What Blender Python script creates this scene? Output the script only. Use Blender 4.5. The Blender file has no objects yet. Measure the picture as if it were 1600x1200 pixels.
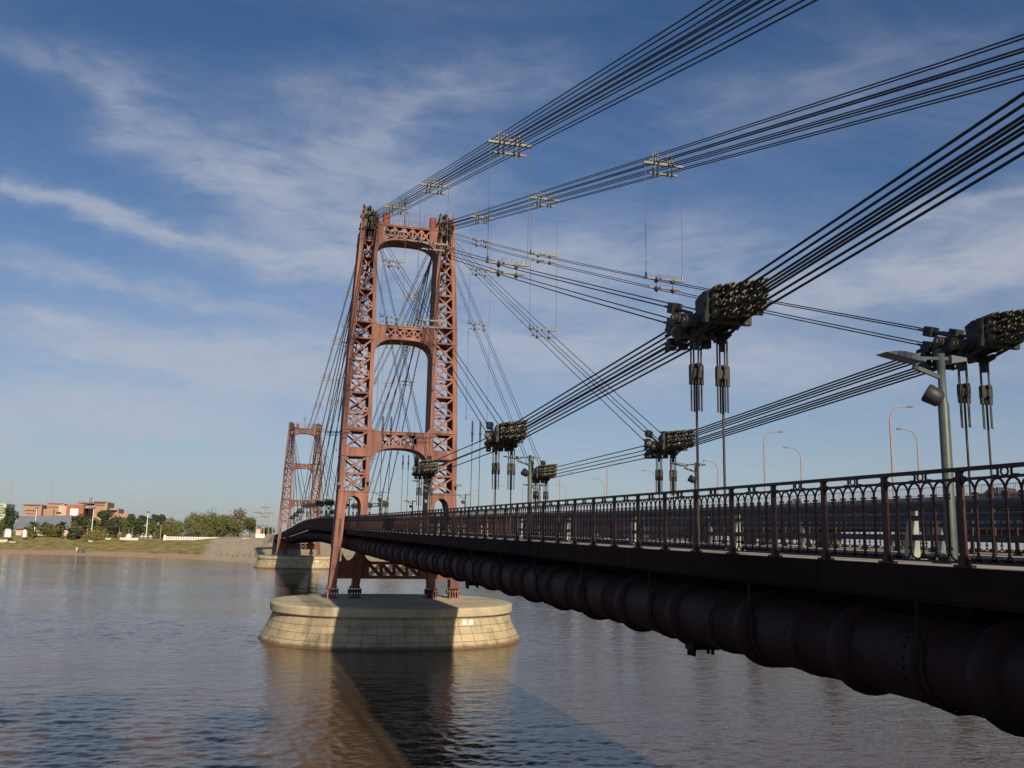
import bpy, math, random
from mathutils import Vector, Matrix, noise
random.seed(7)
R = math.radians
scene = bpy.context.scene
COL = scene.collection

# ------------------------------------------------------------------ helpers
class MB:
    """collects shapes and links them as one mesh object"""
    def __init__(s): s.v = []; s.f = []; s.uv = None; s.sm = []
    def add(s, vs, fs, smooth=False):
        n = len(s.v); s.v += [tuple(p) for p in vs]
        s.f += [tuple(i + n for i in f) for f in fs]; s.sm += [smooth] * len(fs)
    def box(s, x0, x1, y0, y1, z0, z1):
        s.add([(x0,y0,z0),(x1,y0,z0),(x1,y1,z0),(x0,y1,z0),(x0,y0,z1),(x1,y0,z1),(x1,y1,z1),(x0,y1,z1)],
              [(0,3,2,1),(4,5,6,7),(0,1,5,4),(1,2,6,5),(2,3,7,6),(3,0,4,7)])
    def bar(s, p, q, w, h, up=(0,0,1)):
        p = Vector(p); q = Vector(q); d = (q - p).normalized()
        a = d.cross(Vector(up))
        if a.length < 1e-4: a = d.cross(Vector((0,1,0)))
        a.normalize(); b = a.cross(d).normalized(); a *= w/2; b *= h/2
        s.add([p-a-b,p+a-b,q+a-b,q-a-b,p-a+b,p+a+b,q+a+b,q-a+b],
              [(0,3,2,1),(4,5,6,7),(0,1,5,4),(1,2,6,5),(2,3,7,6),(3,0,4,7)])
    def tube(s, path, r, n=6, rs=None, caps=True):
        P = [Vector(p) for p in path]; vs = []; fs = []; m = len(P)
        prev = None
        for i, p in enumerate(P):
            t = (P[min(i+1,m-1)] - P[max(i-1,0)]).normalized()
            if prev is None:
                a = t.cross(Vector((0,0,1)))
                if a.length < 1e-3: a = t.cross(Vector((1,0,0)))
            else:
                a = prev - t * prev.dot(t)
            a.normalize(); prev = a; b = t.cross(a)
            rr = rs[i] if rs else r
            for k in range(n):
                c = 2*math.pi*k/n
                vs.append(p + a*(rr*math.cos(c)) + b*(rr*math.sin(c)))
        for i in range(m-1):
            for k in range(n):
                k2 = (k+1) % n
                fs.append((i*n+k, i*n+k2, (i+1)*n+k2, (i+1)*n+k))
        s.add(vs, fs, n > 4)
        if caps:
            s.add(vs[:n], [tuple(range(n))[::-1]]); s.add(vs[-n:], [tuple(range(n))])
    def cyl(s, p, q, r, n=8): s.tube([p, q], r, n)
    def ribbon(s, A, B, y0, y1, M=None):
        """plate between two polylines of (x,z), extruded from y0 to y1"""
        n = len(A); vs = []
        for y in (y0, y1):
            vs += [(x, y, z) for x, z in A] + [(x, y, z) for x, z in B]
        fs = []
        for i in range(n-1):
            fs.append((i, i+1, n+i+1, n+i)); fs.append((2*n+i, 3*n+i, 3*n+i+1, 2*n+i+1))
            fs.append((i, 2*n+i, 2*n+i+1, i+1)); fs.append((n+i, n+i+1, 3*n+i+1, 3*n+i))
        fs.append((0, n, 3*n, 2*n)); fs.append((n-1, 3*n-1, 4*n-1, 2*n-1))
        if M: vs = [M(v) for v in vs]
        s.add(vs, fs)
    def prism(s, poly, f0, f1, to):
        """polygon of 2d points swept between f0 and f1; to(a,b,f) -> point"""
        n = len(poly)
        vs = [to(a,b,f0) for a,b in poly] + [to(a,b,f1) for a,b in poly]
        fs = [tuple(range(n))[::-1], tuple(range(n, 2*n))]
        for i in range(n): j = (i+1) % n; fs.append((i, j, n+j, n+i))
        s.add(vs, fs)
    def lathe(s, prof, c=(0,0,0), n=16, axis='z', smooth=True):
        vs = []; fs = []
        for r, h in prof:
            for k in range(n):
                a = 2*math.pi*k/n; x = r*math.cos(a); y = r*math.sin(a)
                p = {'z':(x,y,h),'y':(x,h,y),'x':(h,x,y)}[axis]
                vs.append((c[0]+p[0], c[1]+p[1], c[2]+p[2]))
        for i in range(len(prof)-1):
            for k in range(n):
                k2 = (k+1) % n; fs.append((i*n+k, i*n+k2, (i+1)*n+k2, (i+1)*n+k))
        s.add(vs, fs, smooth)
    def build(s, name, mat, parent=None, loc=None, attrs=None):
        org = Vector(loc) if loc is not None else (wloc(parent) if parent else Vector((0,0,0)))
        me = bpy.data.meshes.new(name)
        me.from_pydata([tuple(Vector(v) - org) for v in s.v], [], s.f)
        me.polygons.foreach_set('use_smooth', s.sm)
        me.materials.append(mat); me.update()
        o = bpy.data.objects.new(name, me); COL.objects.link(o)
        if parent: o.parent = parent
        if loc is not None: o.location = org if not parent else org - wloc(parent)
        return o

def wloc(o):
    v = Vector(o.location)
    while o.parent: o = o.parent; v += Vector(o.location)
    return v
def tag(o, label, cat, group=None, kind=None):
    if label: o['label'] = label
    if cat: o['category'] = cat
    if group: o['group'] = group
    if kind: o['kind'] = kind
    return o
def thing(name, label, cat, loc=(0,0,0), group=None):
    o = bpy.data.objects.new(name, None); COL.objects.link(o)
    o.empty_display_size = .3; o.location = loc
    return tag(o, label, cat, group)
def copy_tree(o, loc=None, label=None, parent=None):
    kids = list(o.children)
    c = o.copy(); COL.objects.link(c)
    if parent: c.parent = parent
    if loc is not None: c.location = loc
    if label: c['label'] = label
    for k in kids: copy_tree(k, parent=c)
    return c
def lerp(tab, x):
    if x <= tab[0][0]: return tab[0][1]
    for (a, u), (b, w) in zip(tab, tab[1:]):
        if x <= b: return u + (w-u)*(x-a)/(b-a)
    return tab[-1][1]
def smooth(a, b, x):
    t = max(0, min(1, (x-a)/(b-a))); return t*t*(3-2*t)

# ------------------------------------------------------------------ materials
def mat(name, col, rough=.6, metal=0, var=.25, scale=3, bump=0, bscale=20, spec=.4, stain=None, streak=False):
    m = bpy.data.materials.new(name); m.use_nodes = True
    nt = m.node_tree; N = nt.nodes; L = nt.links; b = N['Principled BSDF']
    b.inputs['Roughness'].default_value = rough; b.inputs['Metallic'].default_value = metal
    b.inputs['Specular IOR Level'].default_value = spec
    tc = N.new('ShaderNodeTexCoord'); mp = N.new('ShaderNodeMapping')
    L.new(tc.outputs['Object'], mp.inputs['Vector'])
    if streak: mp.inputs['Scale'].default_value = (1, 1, .15)
    n1 = N.new('ShaderNodeTexNoise'); n1.inputs['Scale'].default_value = scale; n1.inputs['Detail'].default_value = 6
    n1.inputs['Roughness'].default_value = .65
    L.new(mp.outputs[0], n1.inputs['Vector'])
    rp = N.new('ShaderNodeValToRGB'); e = rp.color_ramp.elements
    e[0].position = .3; e[1].position = .72
    e[0].color = (*[c*(1-var) for c in col], 1); e[1].color = (*[min(1, c*(1+var)) for c in col], 1)
    L.new(n1.outputs['Fac'], rp.inputs['Fac']); out = rp.outputs[0]
    if stain:
        n2 = N.new('ShaderNodeTexNoise'); n2.inputs['Scale'].default_value = scale*.37; n2.inputs['Detail'].default_value = 8
        L.new(mp.outputs[0], n2.inputs['Vector'])
        r2 = N.new('ShaderNodeValToRGB'); r2.color_ramp.elements[0].position = .52; r2.color_ramp.elements[1].position = .7
        L.new(n2.outputs['Fac'], r2.inputs['Fac'])
        mx = N.new('ShaderNodeMix'); mx.data_type = 'RGBA'; mx.inputs['B'].default_value = (*stain, 1)
        L.new(r2.outputs[0], mx.inputs['Factor']); L.new(out, mx.inputs['A']); out = mx.outputs['Result']
    L.new(out, b.inputs['Base Color'])
    if bump:
        n3 = N.new('ShaderNodeTexNoise'); n3.inputs['Scale'].default_value = bscale; n3.inputs['Detail'].default_value = 4
        L.new(tc.outputs['Object'], n3.inputs['Vector'])
        bp = N.new('ShaderNodeBump'); bp.inputs['Strength'].default_value = bump; bp.inputs['Distance'].default_value = .02
        L.new(n3.outputs['Fac'], bp.inputs['Height']); L.new(bp.outputs[0], b.inputs['Normal'])
    return m

M_RED   = mat('red_oxide_paint', (.265,.125,.095), .7, var=.45, scale=1.6, stain=(.115,.046,.036), spec=.25, streak=True)
M_REDB  = mat('red_lattice_paint', (.26,.115,.083), .65, var=.3, scale=2, stain=(.11,.042,.032))
M_REDD  = mat('shade_darkened_red_paint', (.17,.058,.035), .65, var=.25, scale=1.4, stain=(.09,.035,.025))  # tower red darkened to paint in the shade under the deck, plus stains
M_CAB   = mat('bright_red_paint', (.27,.07,.042), .7, var=.3)
M_RAIL  = mat('maroon_rail_paint', (.064,.021,.016), .55, var=.45, scale=6, stain=(.045,.02,.017))
M_DECK  = mat('dark_girder_paint', (.040,.020,.017), .85, var=.3, scale=1.3, stain=(.02,.011,.01), bump=.15, bscale=6, spec=.08)
M_PIPE  = mat('pipe_paint', (.058,.028,.026), .65, var=.35, scale=1.6, stain=(.028,.015,.015), spec=.12, bump=.25, bscale=9)
M_CABLE = mat('wire_rope', (.035,.038,.045), .5, .3, var=.3, scale=30, bump=.4, bscale=60)
M_CLAMP = mat('grey_green_steel', (.042,.041,.035), .6, .1, var=.4, scale=8, stain=(.022,.02,.018))
M_SOCK  = mat('weathered_socket_steel', (.115,.105,.078), .55, .1, var=.5, scale=12, stain=(.04,.034,.026))
M_SAD   = mat('rusty_saddle_steel', (.095,.07,.05), .65, .1, var=.5, scale=9, stain=(.035,.028,.024))
M_ROD   = mat('dark_hanger_steel', (.055,.048,.044), .5, .4, var=.3, scale=10)
M_GALV  = mat('galvanised_bar', (.21,.205,.175), .6, .1, var=.35, scale=6)
M_WIRE  = mat('thin_grey_wire', (.25,.25,.26), .5, .5, var=.1)
M_SLAB  = mat('walkway_concrete', (.36,.33,.28), .85, var=.2, scale=2, bump=.2)
M_ROAD  = mat('asphalt', (.10,.098,.092), .9, var=.25, scale=4, bump=.3, bscale=60)
M_FIN   = mat('pale_green_steel', (.30,.32,.27), .5, var=.2, scale=5)
M_TUBE  = mat('blue_grey_pipe_paint', (.05,.054,.068), .5, var=.2, scale=5)
M_LAMP  = mat('grey_green_lamp_paint', (.075,.095,.09), .45, var=.25, scale=4, stain=(.05,.058,.058))
M_LUM   = mat('luminaire_grey', (.15,.16,.18), .4, .1, var=.1)
M_DARK  = mat('black_plastic', (.03,.03,.035), .5, var=.2)
M_WHITE = mat('white_paint', (.78,.77,.72), .6, var=.08)
M_CONC  = mat('viaduct_concrete', (.20,.185,.17), .85, var=.2, scale=.5, stain=(.13,.12,.11), streak=True)
M_VRAIL = mat('viaduct_rail_grey', (.40,.42,.44), .55, .3, var=.1)
M_POLE  = mat('pinkish_lamp_pole', (.34,.215,.20), .5, var=.15)
M_BRICK = mat('orange_brick', (.37,.235,.165), .85, var=.15, scale=.6)
M_BRICR = mat('red_facade', (.34,.13,.085), .8, var=.12, scale=.6)
M_BEIGE = mat('beige_render', (.55,.42,.30), .85, var=.1, scale=.4)
M_ROOF  = mat('grey_sheet_roof', (.27,.28,.31), .6, var=.15, scale=.4)
M_GLASS = mat('dark_window_glass', (.04,.045,.05), .15, var=.2)
M_BLUEG = mat('blue_glass', (.13,.20,.36), .2, var=.2)
M_GREENG= mat('pale_green_panel', (.40,.46,.31), .5, var=.1)
M_TRUNK = mat('bark', (.12,.09,.065), .9, var=.3, scale=4)
M_THATCH= mat('dark_thatch', (.055,.04,.033), .95, var=.4, scale=5)
M_WOOD  = mat('weathered_wood', (.30,.22,.15), .85, var=.25, scale=2)
M_SKIN  = mat('skin', (.45,.26,.18), .6, var=.08)
M_CLOTH = mat('dark_clothes', (.06,.06,.08), .9, var=.2)
M_CLOTH2= mat('pale_shirt', (.6,.58,.52), .9, var=.1)
M_CAR   = mat('dark_red_car_paint', (.10,.018,.015), .3, .2, var=.05)
M_CAR2  = mat('silver_car_paint', (.45,.46,.48), .3, .4, var=.05)
M_RUB   = mat('tyre_rubber', (.02,.02,.02), .8, var=.1)
M_PURP  = mat('purple_paint', (.26,.10,.26), .7, var=.1)

def leaf_mat(name, c, c2):
    m = bpy.data.materials.new(name); m.use_nodes = True
    nt = m.node_tree; N = nt.nodes; L = nt.links; b = N['Principled BSDF']
    b.inputs['Roughness'].default_value = .7; b.inputs['Specular IOR Level'].default_value = .2
    tc = N.new('ShaderNodeTexCoord'); n1 = N.new('ShaderNodeTexNoise')
    n1.inputs['Scale'].default_value = .55; n1.inputs['Detail'].default_value = 5
    L.new(tc.outputs['Object'], n1.inputs['Vector'])
    rp = N.new('ShaderNodeValToRGB'); rp.color_ramp.elements[0].position = .35; rp.color_ramp.elements[1].position = .68
    rp.color_ramp.elements[0].color = (*c, 1); rp.color_ramp.elements[1].color = (*c2, 1)
    L.new(n1.outputs['Fac'], rp.inputs['Fac']); L.new(rp.outputs[0], b.inputs['Base Color'])
    return m
L_DARK = leaf_mat('dark_pine_leaves', (.034,.05,.025), (.085,.10,.048))
L_MID  = leaf_mat('olive_leaves', (.07,.085,.03), (.15,.15,.055))
L_WIL  = leaf_mat('willow_leaves', (.085,.10,.035), (.17,.165,.07))
L_BARE = leaf_mat('autumn_twigs', (.13,.115,.06), (.24,.20,.12))
L_PALM = leaf_mat('palm_leaves', (.06,.08,.03), (.13,.13,.05))
L_YEL  = leaf_mat('yellowing_leaves', (.14,.13,.04), (.26,.21,.07))

# masonry of the piers: blocks laid on the mesh's own UV (metres round the pier, metres up)
def pier_mat():
    m = bpy.data.materials.new('pier_masonry'); m.use_nodes = True
    nt = m.node_tree; N = nt.nodes; L = nt.links; b = N['Principled BSDF']; b.inputs['Roughness'].default_value = .85
    b.inputs['Specular IOR Level'].default_value = .25
    uv = N.new('ShaderNodeUVMap'); br = N.new('ShaderNodeTexBrick')
    L.new(uv.outputs[0], br.inputs['Vector'])
    br.offset = 0; br.inputs['Scale'].default_value = 1; br.inputs['Brick Width'].default_value = .92
    br.inputs['Row Height'].default_value = .47; br.inputs['Mortar Size'].default_value = .022
    br.inputs['Mortar Smooth'].default_value = .4; br.inputs['Bias'].default_value = -.2
    br.inputs['Color1'].default_value = (.53,.435,.275,1); br.inputs['Color2'].default_value = (.43,.35,.22,1)
    br.inputs['Mortar'].default_value = (.20,.16,.10,1)
    tc = N.new('ShaderNodeTexCoord'); n1 = N.new('ShaderNodeTexNoise'); n1.inputs['Scale'].default_value = 1.1
    n1.inputs['Detail'].default_value = 9; n1.inputs['Roughness'].default_value = .7
    L.new(tc.outputs['Object'], n1.inputs['Vector'])
    rp = N.new('ShaderNodeValToRGB'); rp.color_ramp.elements[0].position = .28; rp.color_ramp.elements[0].color = (.62,.57,.5,1)
    rp.color_ramp.elements[1].position = .52; rp.color_ramp.elements[1].color = (1,1,1,1)
    L.new(n1.outputs['Fac'], rp.inputs['Fac'])
    mx = N.new('ShaderNodeMix'); mx.data_type = 'RGBA'; mx.blend_type = 'MULTIPLY'; mx.inputs['Factor'].default_value = 1
    L.new(br.outputs['Color'], mx.inputs['A']); L.new(rp.outputs[0], mx.inputs['B'])
    # wet tide band just above the water
    sp = N.new('ShaderNodeSeparateXYZ'); geo = N.new('ShaderNodeNewGeometry'); L.new(geo.outputs['Position'], sp.inputs[0])
    ad = N.new('ShaderNodeMath'); ad.operation = 'MULTIPLY_ADD'; ad.inputs[1].default_value = .35
    L.new(n1.outputs['Fac'], ad.inputs[0]); L.new(sp.outputs['Z'], ad.inputs[2])
    r3 = N.new('ShaderNodeMapRange'); r3.inputs[1].default_value = .30; r3.inputs[2].default_value = .50
    r3.inputs[3].default_value = 1; r3.inputs[4].default_value = 0
    L.new(ad.outputs[0], r3.inputs[0])
    m2 = N.new('ShaderNodeMix'); m2.data_type = 'RGBA'; m2.inputs['B'].default_value = (.17,.11,.065,1)
    L.new(r3.outputs[0], m2.inputs['Factor']); L.new(mx.outputs['Result'], m2.inputs['A'])
    L.new(m2.outputs['Result'], b.inputs['Base Color'])
    bp = N.new('ShaderNodeBump'); bp.inputs['Strength'].default_value = .5; bp.inputs['Distance'].default_value = .03
    L.new(br.outputs['Fac'], bp.inputs['Height']); bp.invert = True
    L.new(bp.outputs[0], b.inputs['Normal'])
    return m
M_PIER = pier_mat()
M_CAP = mat('pier_cap_concrete', (.52,.44,.29), .85, var=.18, scale=.8, stain=(.33,.285,.2), bump=.2)

# ------------------------------------------------------------------ frame of the place
# X across the bridge (right +), Y along it away from the viewer, Z up, water at 0
XC = 10.62; DT = 71.4; SPAN = 147.4; DF = DT + SPAN; ZP = 2.6
DZ = [(-30,6.80),(7,6.93),(19.5,7.06),(32,7.20),(46,7.36),(60,7.53),(72,7.70),(84,7.90),(100,8.08),(116,8.18),
      (130,8.20),(145,8.02),(160,7.78),(175,7.53),(190,7.27),(217,6.9),(250,6.5),(300,6.1)]
def dz(y):
    return (lerp(DZ, y-5) + lerp(DZ, y) * 2 + lerp(DZ, y+5)) / 4

# ------------------------------------------------------------------ water
def water():
    b = MB(); b.add([(-1500,-300,-.3),(1500,-300,-.3),(1500,2500,-.3),(-1500,2500,-.3)], [(0,1,2,3)])
    m = bpy.data.materials.new('river_water'); m.use_nodes = True
    nt = m.node_tree; N = nt.nodes; L = nt.links; p = N['Principled BSDF']
    p.inputs['Base Color'].default_value = (.10,.064,.034,1)
    p.inputs['Roughness'].default_value = .06; p.inputs['IOR'].default_value = 1.33
    tc = N.new('ShaderNodeTexCoord'); mp = N.new('ShaderNodeMapping')
    mp.inputs['Rotation'].default_value = (0,0,R(-18)); mp.inputs['Scale'].default_value = (.55,1.25,1)
    L.new(tc.outputs['Object'], mp.inputs['Vector'])
    def nz(scale, det, dist):
        n = N.new('ShaderNodeTexNoise'); n.inputs['Scale'].default_value = scale; n.inputs['Detail'].default_value = det
        n.inputs['Roughness'].default_value = .6; n.inputs['Distortion'].default_value = dist
        L.new(mp.outputs[0], n.inputs['Vector']); return n
    a = nz(6.5, 2, .7); c = nz(1.4, 3, .4); d = nz(.05, 2, 0)
    m1 = N.new('ShaderNodeMath'); m1.operation = 'MULTIPLY_ADD'; m1.inputs[1].default_value = 2.2
    L.new(c.outputs['Fac'], m1.inputs[0]); L.new(a.outputs['Fac'], m1.inputs[2])
    bp = N.new('ShaderNodeBump'); bp.inputs['Distance'].default_value = .016
    # ruffled and calmer patches of wind
    mr = N.new('ShaderNodeMapRange'); mr.inputs[1].default_value = .35; mr.inputs[2].default_value = .65
    mr.inputs[3].default_value = .6; mr.inputs[4].default_value = 1.0
    L.new(d.outputs['Fac'], mr.inputs[0]); L.new(mr.outputs[0], bp.inputs['Strength'])
    e5 = nz(.33, 2, .2); m5 = N.new('ShaderNodeMath'); m5.operation = 'MULTIPLY_ADD'; m5.inputs[1].default_value = 4.0
    L.new(e5.outputs['Fac'], m5.inputs[0]); L.new(m1.outputs[0], m5.inputs[2]); L.new(m5.outputs[0], bp.inputs['Height']); L.new(bp.outputs[0], p.inputs['Normal'])
    # real ripples: a grid that gets coarser with distance, raised by a spectrum of wind waves
    import numpy as np
    rg = np.random.default_rng(11)
    ny, nx = 1650, 520
    yy = 6*np.exp(np.linspace(0, math.log(345/6), ny)); tt = np.tan(np.linspace(R(-24), R(54), nx))
    Yg, Tg = np.meshgrid(yy, tt, indexing='ij'); Xg = Yg*Tg - 4; step = Yg*.00246
    Zg = np.zeros_like(Xg); patch = np.zeros_like(Xg)
    for k in range(9):
        a = rg.uniform(0, 6.28); w = rg.uniform(18, 70); patch += np.sin((Xg*math.cos(a)*.45+Yg*math.sin(a))*6.283/w + rg.uniform(0, 6.28))
    patch = np.clip(1 + .28*patch, .25, 2.2)
    for k in range(72):
        lam = .24*(2.6/.24)**((k+rg.random())/72); a = math.radians(90-8) + rg.normal(0, .85); kk = 6.283/lam
        slope = .0125*(1.25 if lam < .8 else .75 if lam < 1.4 else .4)
        ph = (Xg*math.cos(a)+Yg*math.sin(a))*kk + rg.uniform(0, 6.28)
        wgt = np.clip((lam/step-2.0)/2.0, 0, 1); v = np.sin(ph)
        Zg += slope/kk*wgt*(v + .22*v*v)*(patch if lam < 2.5 else 1)
    edge = np.clip(np.minimum.reduce([np.linspace(0, 40, nx)[None,:]*np.ones((ny,1)), np.linspace(40, 0, nx)[None,:]*np.ones((ny,1)), (np.linspace(0, 60, ny)[:,None])*np.ones((1,nx))]), 0, 1)
    Zg *= edge
    co = np.stack([Xg, Yg, Zg], -1).reshape(-1, 3)
    idx = np.arange(ny*nx).reshape(ny, nx)
    q = np.stack([idx[:-1,:-1], idx[:-1,1:], idx[1:,1:], idx[1:,:-1]], -1).reshape(-1, 4)
    me = bpy.data.meshes.new('river_water'); me.vertices.add(len(co)); me.vertices.foreach_set('co', co.ravel().astype(np.float32))
    me.loops.add(q.size); me.loops.foreach_set('vertex_index', q.ravel().astype(np.int32)); me.polygons.add(len(q))
    me.polygons.foreach_set('loop_start', np.arange(0, q.size, 4, dtype=np.int32)); me.polygons.foreach_set('loop_total', np.full(len(q), 4, dtype=np.int32))
    me.polygons.foreach_set('use_smooth', np.ones(len(q), dtype=bool)); me.update(calc_edges=True); me.materials.append(m)
    o = bpy.data.objects.new('river_water', me); COL.objects.link(o); tag(o, None, None, kind='structure')
    o = b.build('river_water', m); tag(o, None, None, kind='structure')
water()

# ------------------------------------------------------------------ banks
SH = [(-900,420),(-300,360),(-110,326),(-73,317),(-54,311),(-34.5,297),(-15,276),(4,247),(16,243),(24,232),(30,215),(40,209),(90,205),(170,215),(300,230),(900,260)]
def bank_z(x, y):
    d = (y - lerp(SH, x)) * .85
    n = noise.noise((x*.06, y*.06, 0))*.5 + noise.noise((x*.25, y*.25, 3))*.18
    z = lerp([(-8,-1.5),(0,0),(8,1.15),(12,1.5),(40,4.9),(70,5.3),(200,5.6)], d)
    if d > 9: z += n*min(1, (d-9)/12)
    e = smooth(-19,-7,x)*(1-smooth(24,44,x))
    if e > 0:
        ze = lerp([(-8,-1.5),(0,.0),(10,1.1),(16,1.6),(42,6.0),(60,6.2)], d)
        z = z*(1-e) + ze*e
    return z, d, e
def bank():
    xs = []; x = -900
    while x < 900:
        xs.append(x); x += 2.0 if -110 < x < 60 else (6 if -170 < x < 260 else 40)
    ds = [-12,-6,-2,0,1,2,3,4,5,6,7,8,9,10,11,12,14,16,18,20,22,25,28,31,34,37,40,45,50,60,75,100,150,250,500,1200]
    b = MB(); dist = []; ramp = []
    for x in xs:
        s = lerp(SH, x)
        for d in ds:
            y = s + d/.85 + noise.noise((x*.08, d*.1, 7))*.5*(1 if d < 20 else 0)
            z, dd, e = bank_z(x, y); b.v.append((x, y, z)); dist.append(dd); ramp.append(e)
    n = len(ds)
    for i in range(len(xs)-1):
        for j in range(n-1):
            b.f.append((i*n+j, (i+1)*n+j, (i+1)*n+j+1, i*n+j+1)); b.sm.append(True)
    m = bpy.data.materials.new('riverbank_ground'); m.use_nodes = True
    nt = m.node_tree; N = nt.nodes; L = nt.links; p = N['Principled BSDF']; p.inputs['Roughness'].default_value = .95
    p.inputs['Specular IOR Level'].default_value = .1
    tc = N.new('ShaderNodeTexCoord')
    def nz(s, det=6):
        k = N.new('ShaderNodeTexNoise'); k.inputs['Scale'].default_value = s; k.inputs['Detail'].default_value = det
        L.new(tc.outputs['Object'], k.inputs['Vector']); return k.outputs['Fac']
    def ramp_(f, a, ca, bb, cb):
        r = N.new('ShaderNodeValToRGB'); r.color_ramp.elements[0].position = a; r.color_ramp.elements[1].position = bb
        r.color_ramp.elements[0].color = (*ca,1); r.color_ramp.elements[1].color = (*cb,1); L.new(f, r.inputs[0]); return r.outputs[0]
    def mixc(f, a, c):
        k = N.new('ShaderNodeMix'); k.data_type = 'RGBA'; L.new(f, k.inputs['Factor']); L.new(a, k.inputs['A']); L.new(c, k.inputs['B']); return k.outputs['Result']
    def step(v, lo, hi):
        k = N.new('ShaderNodeMapRange'); k.inputs[1].default_value = lo; k.inputs[2].default_value = hi; L.new(v, k.inputs[0]); return k.outputs[0]
    def attr(nm):
        k = N.new('ShaderNodeAttribute'); k.attribute_name = nm; return k.outputs['Fac']
    def madd(a, mul, c):
        k = N.new('ShaderNodeMath'); k.operation = 'MULTIPLY_ADD'; k.inputs[1].default_value = mul; L.new(a, k.inputs[0]); L.new(c, k.inputs[2]); return k.outputs[0]
    sand = ramp_(nz(.8), .3, (.36,.25,.155), .7, (.46,.33,.21))
    gr = ramp_(nz(.35, 9), .35, (.17,.15,.05), .62, (.36,.285,.12))
    dirt = ramp_(nz(.5, 8), .35, (.37,.29,.20), .65, (.48,.395,.29))
    dn = madd(nz(.22, 7), 9, attr('dist'))
    c = mixc(step(dn, 12.2, 13.2), sand, gr)
    rn = madd(nz(.18, 7), .5, attr('ramp'))
    c = mixc(step(rn, .7, .9), c, dirt)
    L.new(c, p.inputs['Base Color'])
    o = b.build('riverbank', m)
    for nm, vals in (('dist', dist), ('ramp', ramp)):
        a = o.data.attributes.new(nm, 'FLOAT', 'POINT'); a.data.foreach_set('value', vals)
    tag(o, None, None, kind='structure')
bank()
# the bank the viewer stands on
b = MB()
b.ribbon([(-60,-1),(-60,5.5)][::-1], [(70,-1),(70,5.5)][::-1], -120, 2.0)
o = b.build('near_bank', mat('near_bank_earth', (.16,.14,.07), .95, var=.3, scale=1, bump=.4, bscale=8)); tag(o, None, None, kind='structure')

# ------------------------------------------------------------------ piers
def superell(a, bb, t, e=2.35):
    c, s = math.cos(t), math.sin(t)
    return (a*math.copysign(abs(c)**(2/e), c), bb*math.copysign(abs(s)**(2/e), s))
def make_pier(yc, label):
    root = thing('bridge_pier', label, 'bridge pier', (XC-.35, yc, 0), 'masonry piers under the red towers')
    n = 96; P = []
    prof = [(1.10,-.8),(1.075,-.05),(1.06,.12),(1.02,.75),(.985,1.35),(.965,1.85),(.96,2.0)]
    A, B = 8.75, 8.05
    bm = MB(); uvs = []
    ring = [superell(1, 1, 2*math.pi*k/n) for k in range(n+1)]
    per = [0]
    for k in range(n):
        per.append(per[-1] + math.hypot((ring[k+1][0]-ring[k][0])*A, (ring[k+1][1]-ring[k][1])*B))
    tot = per[-1]; sc = round(tot/.92)*.92/tot
    vs = []; vuv = []
    for r, z in prof:
        for k in range(n+1):
            k2 = k % n; q = ring[k2]
            vs.append((root.location.x + q[0]*A*r, yc + q[1]*B*r, z)); vuv.append((per[k]*sc, z+.02))
    fs = []
    for i in range(len(prof)-1):
        for k in range(n): fs.append((i*(n+1)+k, i*(n+1)+k+1, (i+1)*(n+1)+k+1, (i+1)*(n+1)+k))
    bm.add(vs, fs, True)
    o = bm.build('pier_body', M_PIER, root)
    ul = o.data.uv_layers.new(name='UVMap')
    for lp in o.data.loops: ul.data[lp.index].uv = vuv[lp.vertex_index]
    cp = MB(); vs = []
    pr = [(.955,1.97),(.984,1.985),(.989,2.03),(.990,2.47),(.984,2.545),(.966,2.59),(.5,2.61),(.0,2.61)]
    for r, z in pr:
        for k in range(n): q = ring[k]; vs.append((root.location.x+q[0]*A*r, yc+q[1]*B*r, z))
    fs = []
    for i in range(len(pr)-1):
        for k in range(n): k2 = (k+1) % n; fs.append((i*n+k, i*n+k2, (i+1)*n+k2, (i+1)*n+k))
    cp.add(vs, fs, False)
    cp.build('pier_cap', M_CAP, root)
    # two small white plates on the upstream face
    for dx in (3.55, 4.25):
        t = [k for k in range(n) if ring[k][1] < 0]
        k = min(t, key=lambda k: abs(ring[k][0]*A*.97-dx)); q = ring[k]
        x = root.location.x + q[0]*A*.97; y = yc + q[1]*B*.97
        mb = MB(); mb.box(x-.15, x+.15, y-.16, y+.06, 1.45, 1.82); mb.build('marker_plate', M_WHITE, root)
    return root
make_pier(69.0, 'round sandstone coloured pier under the near red tower, half in shadow')
make_pier(69.0+SPAN, 'small distant masonry pier under the far red tower')

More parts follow.
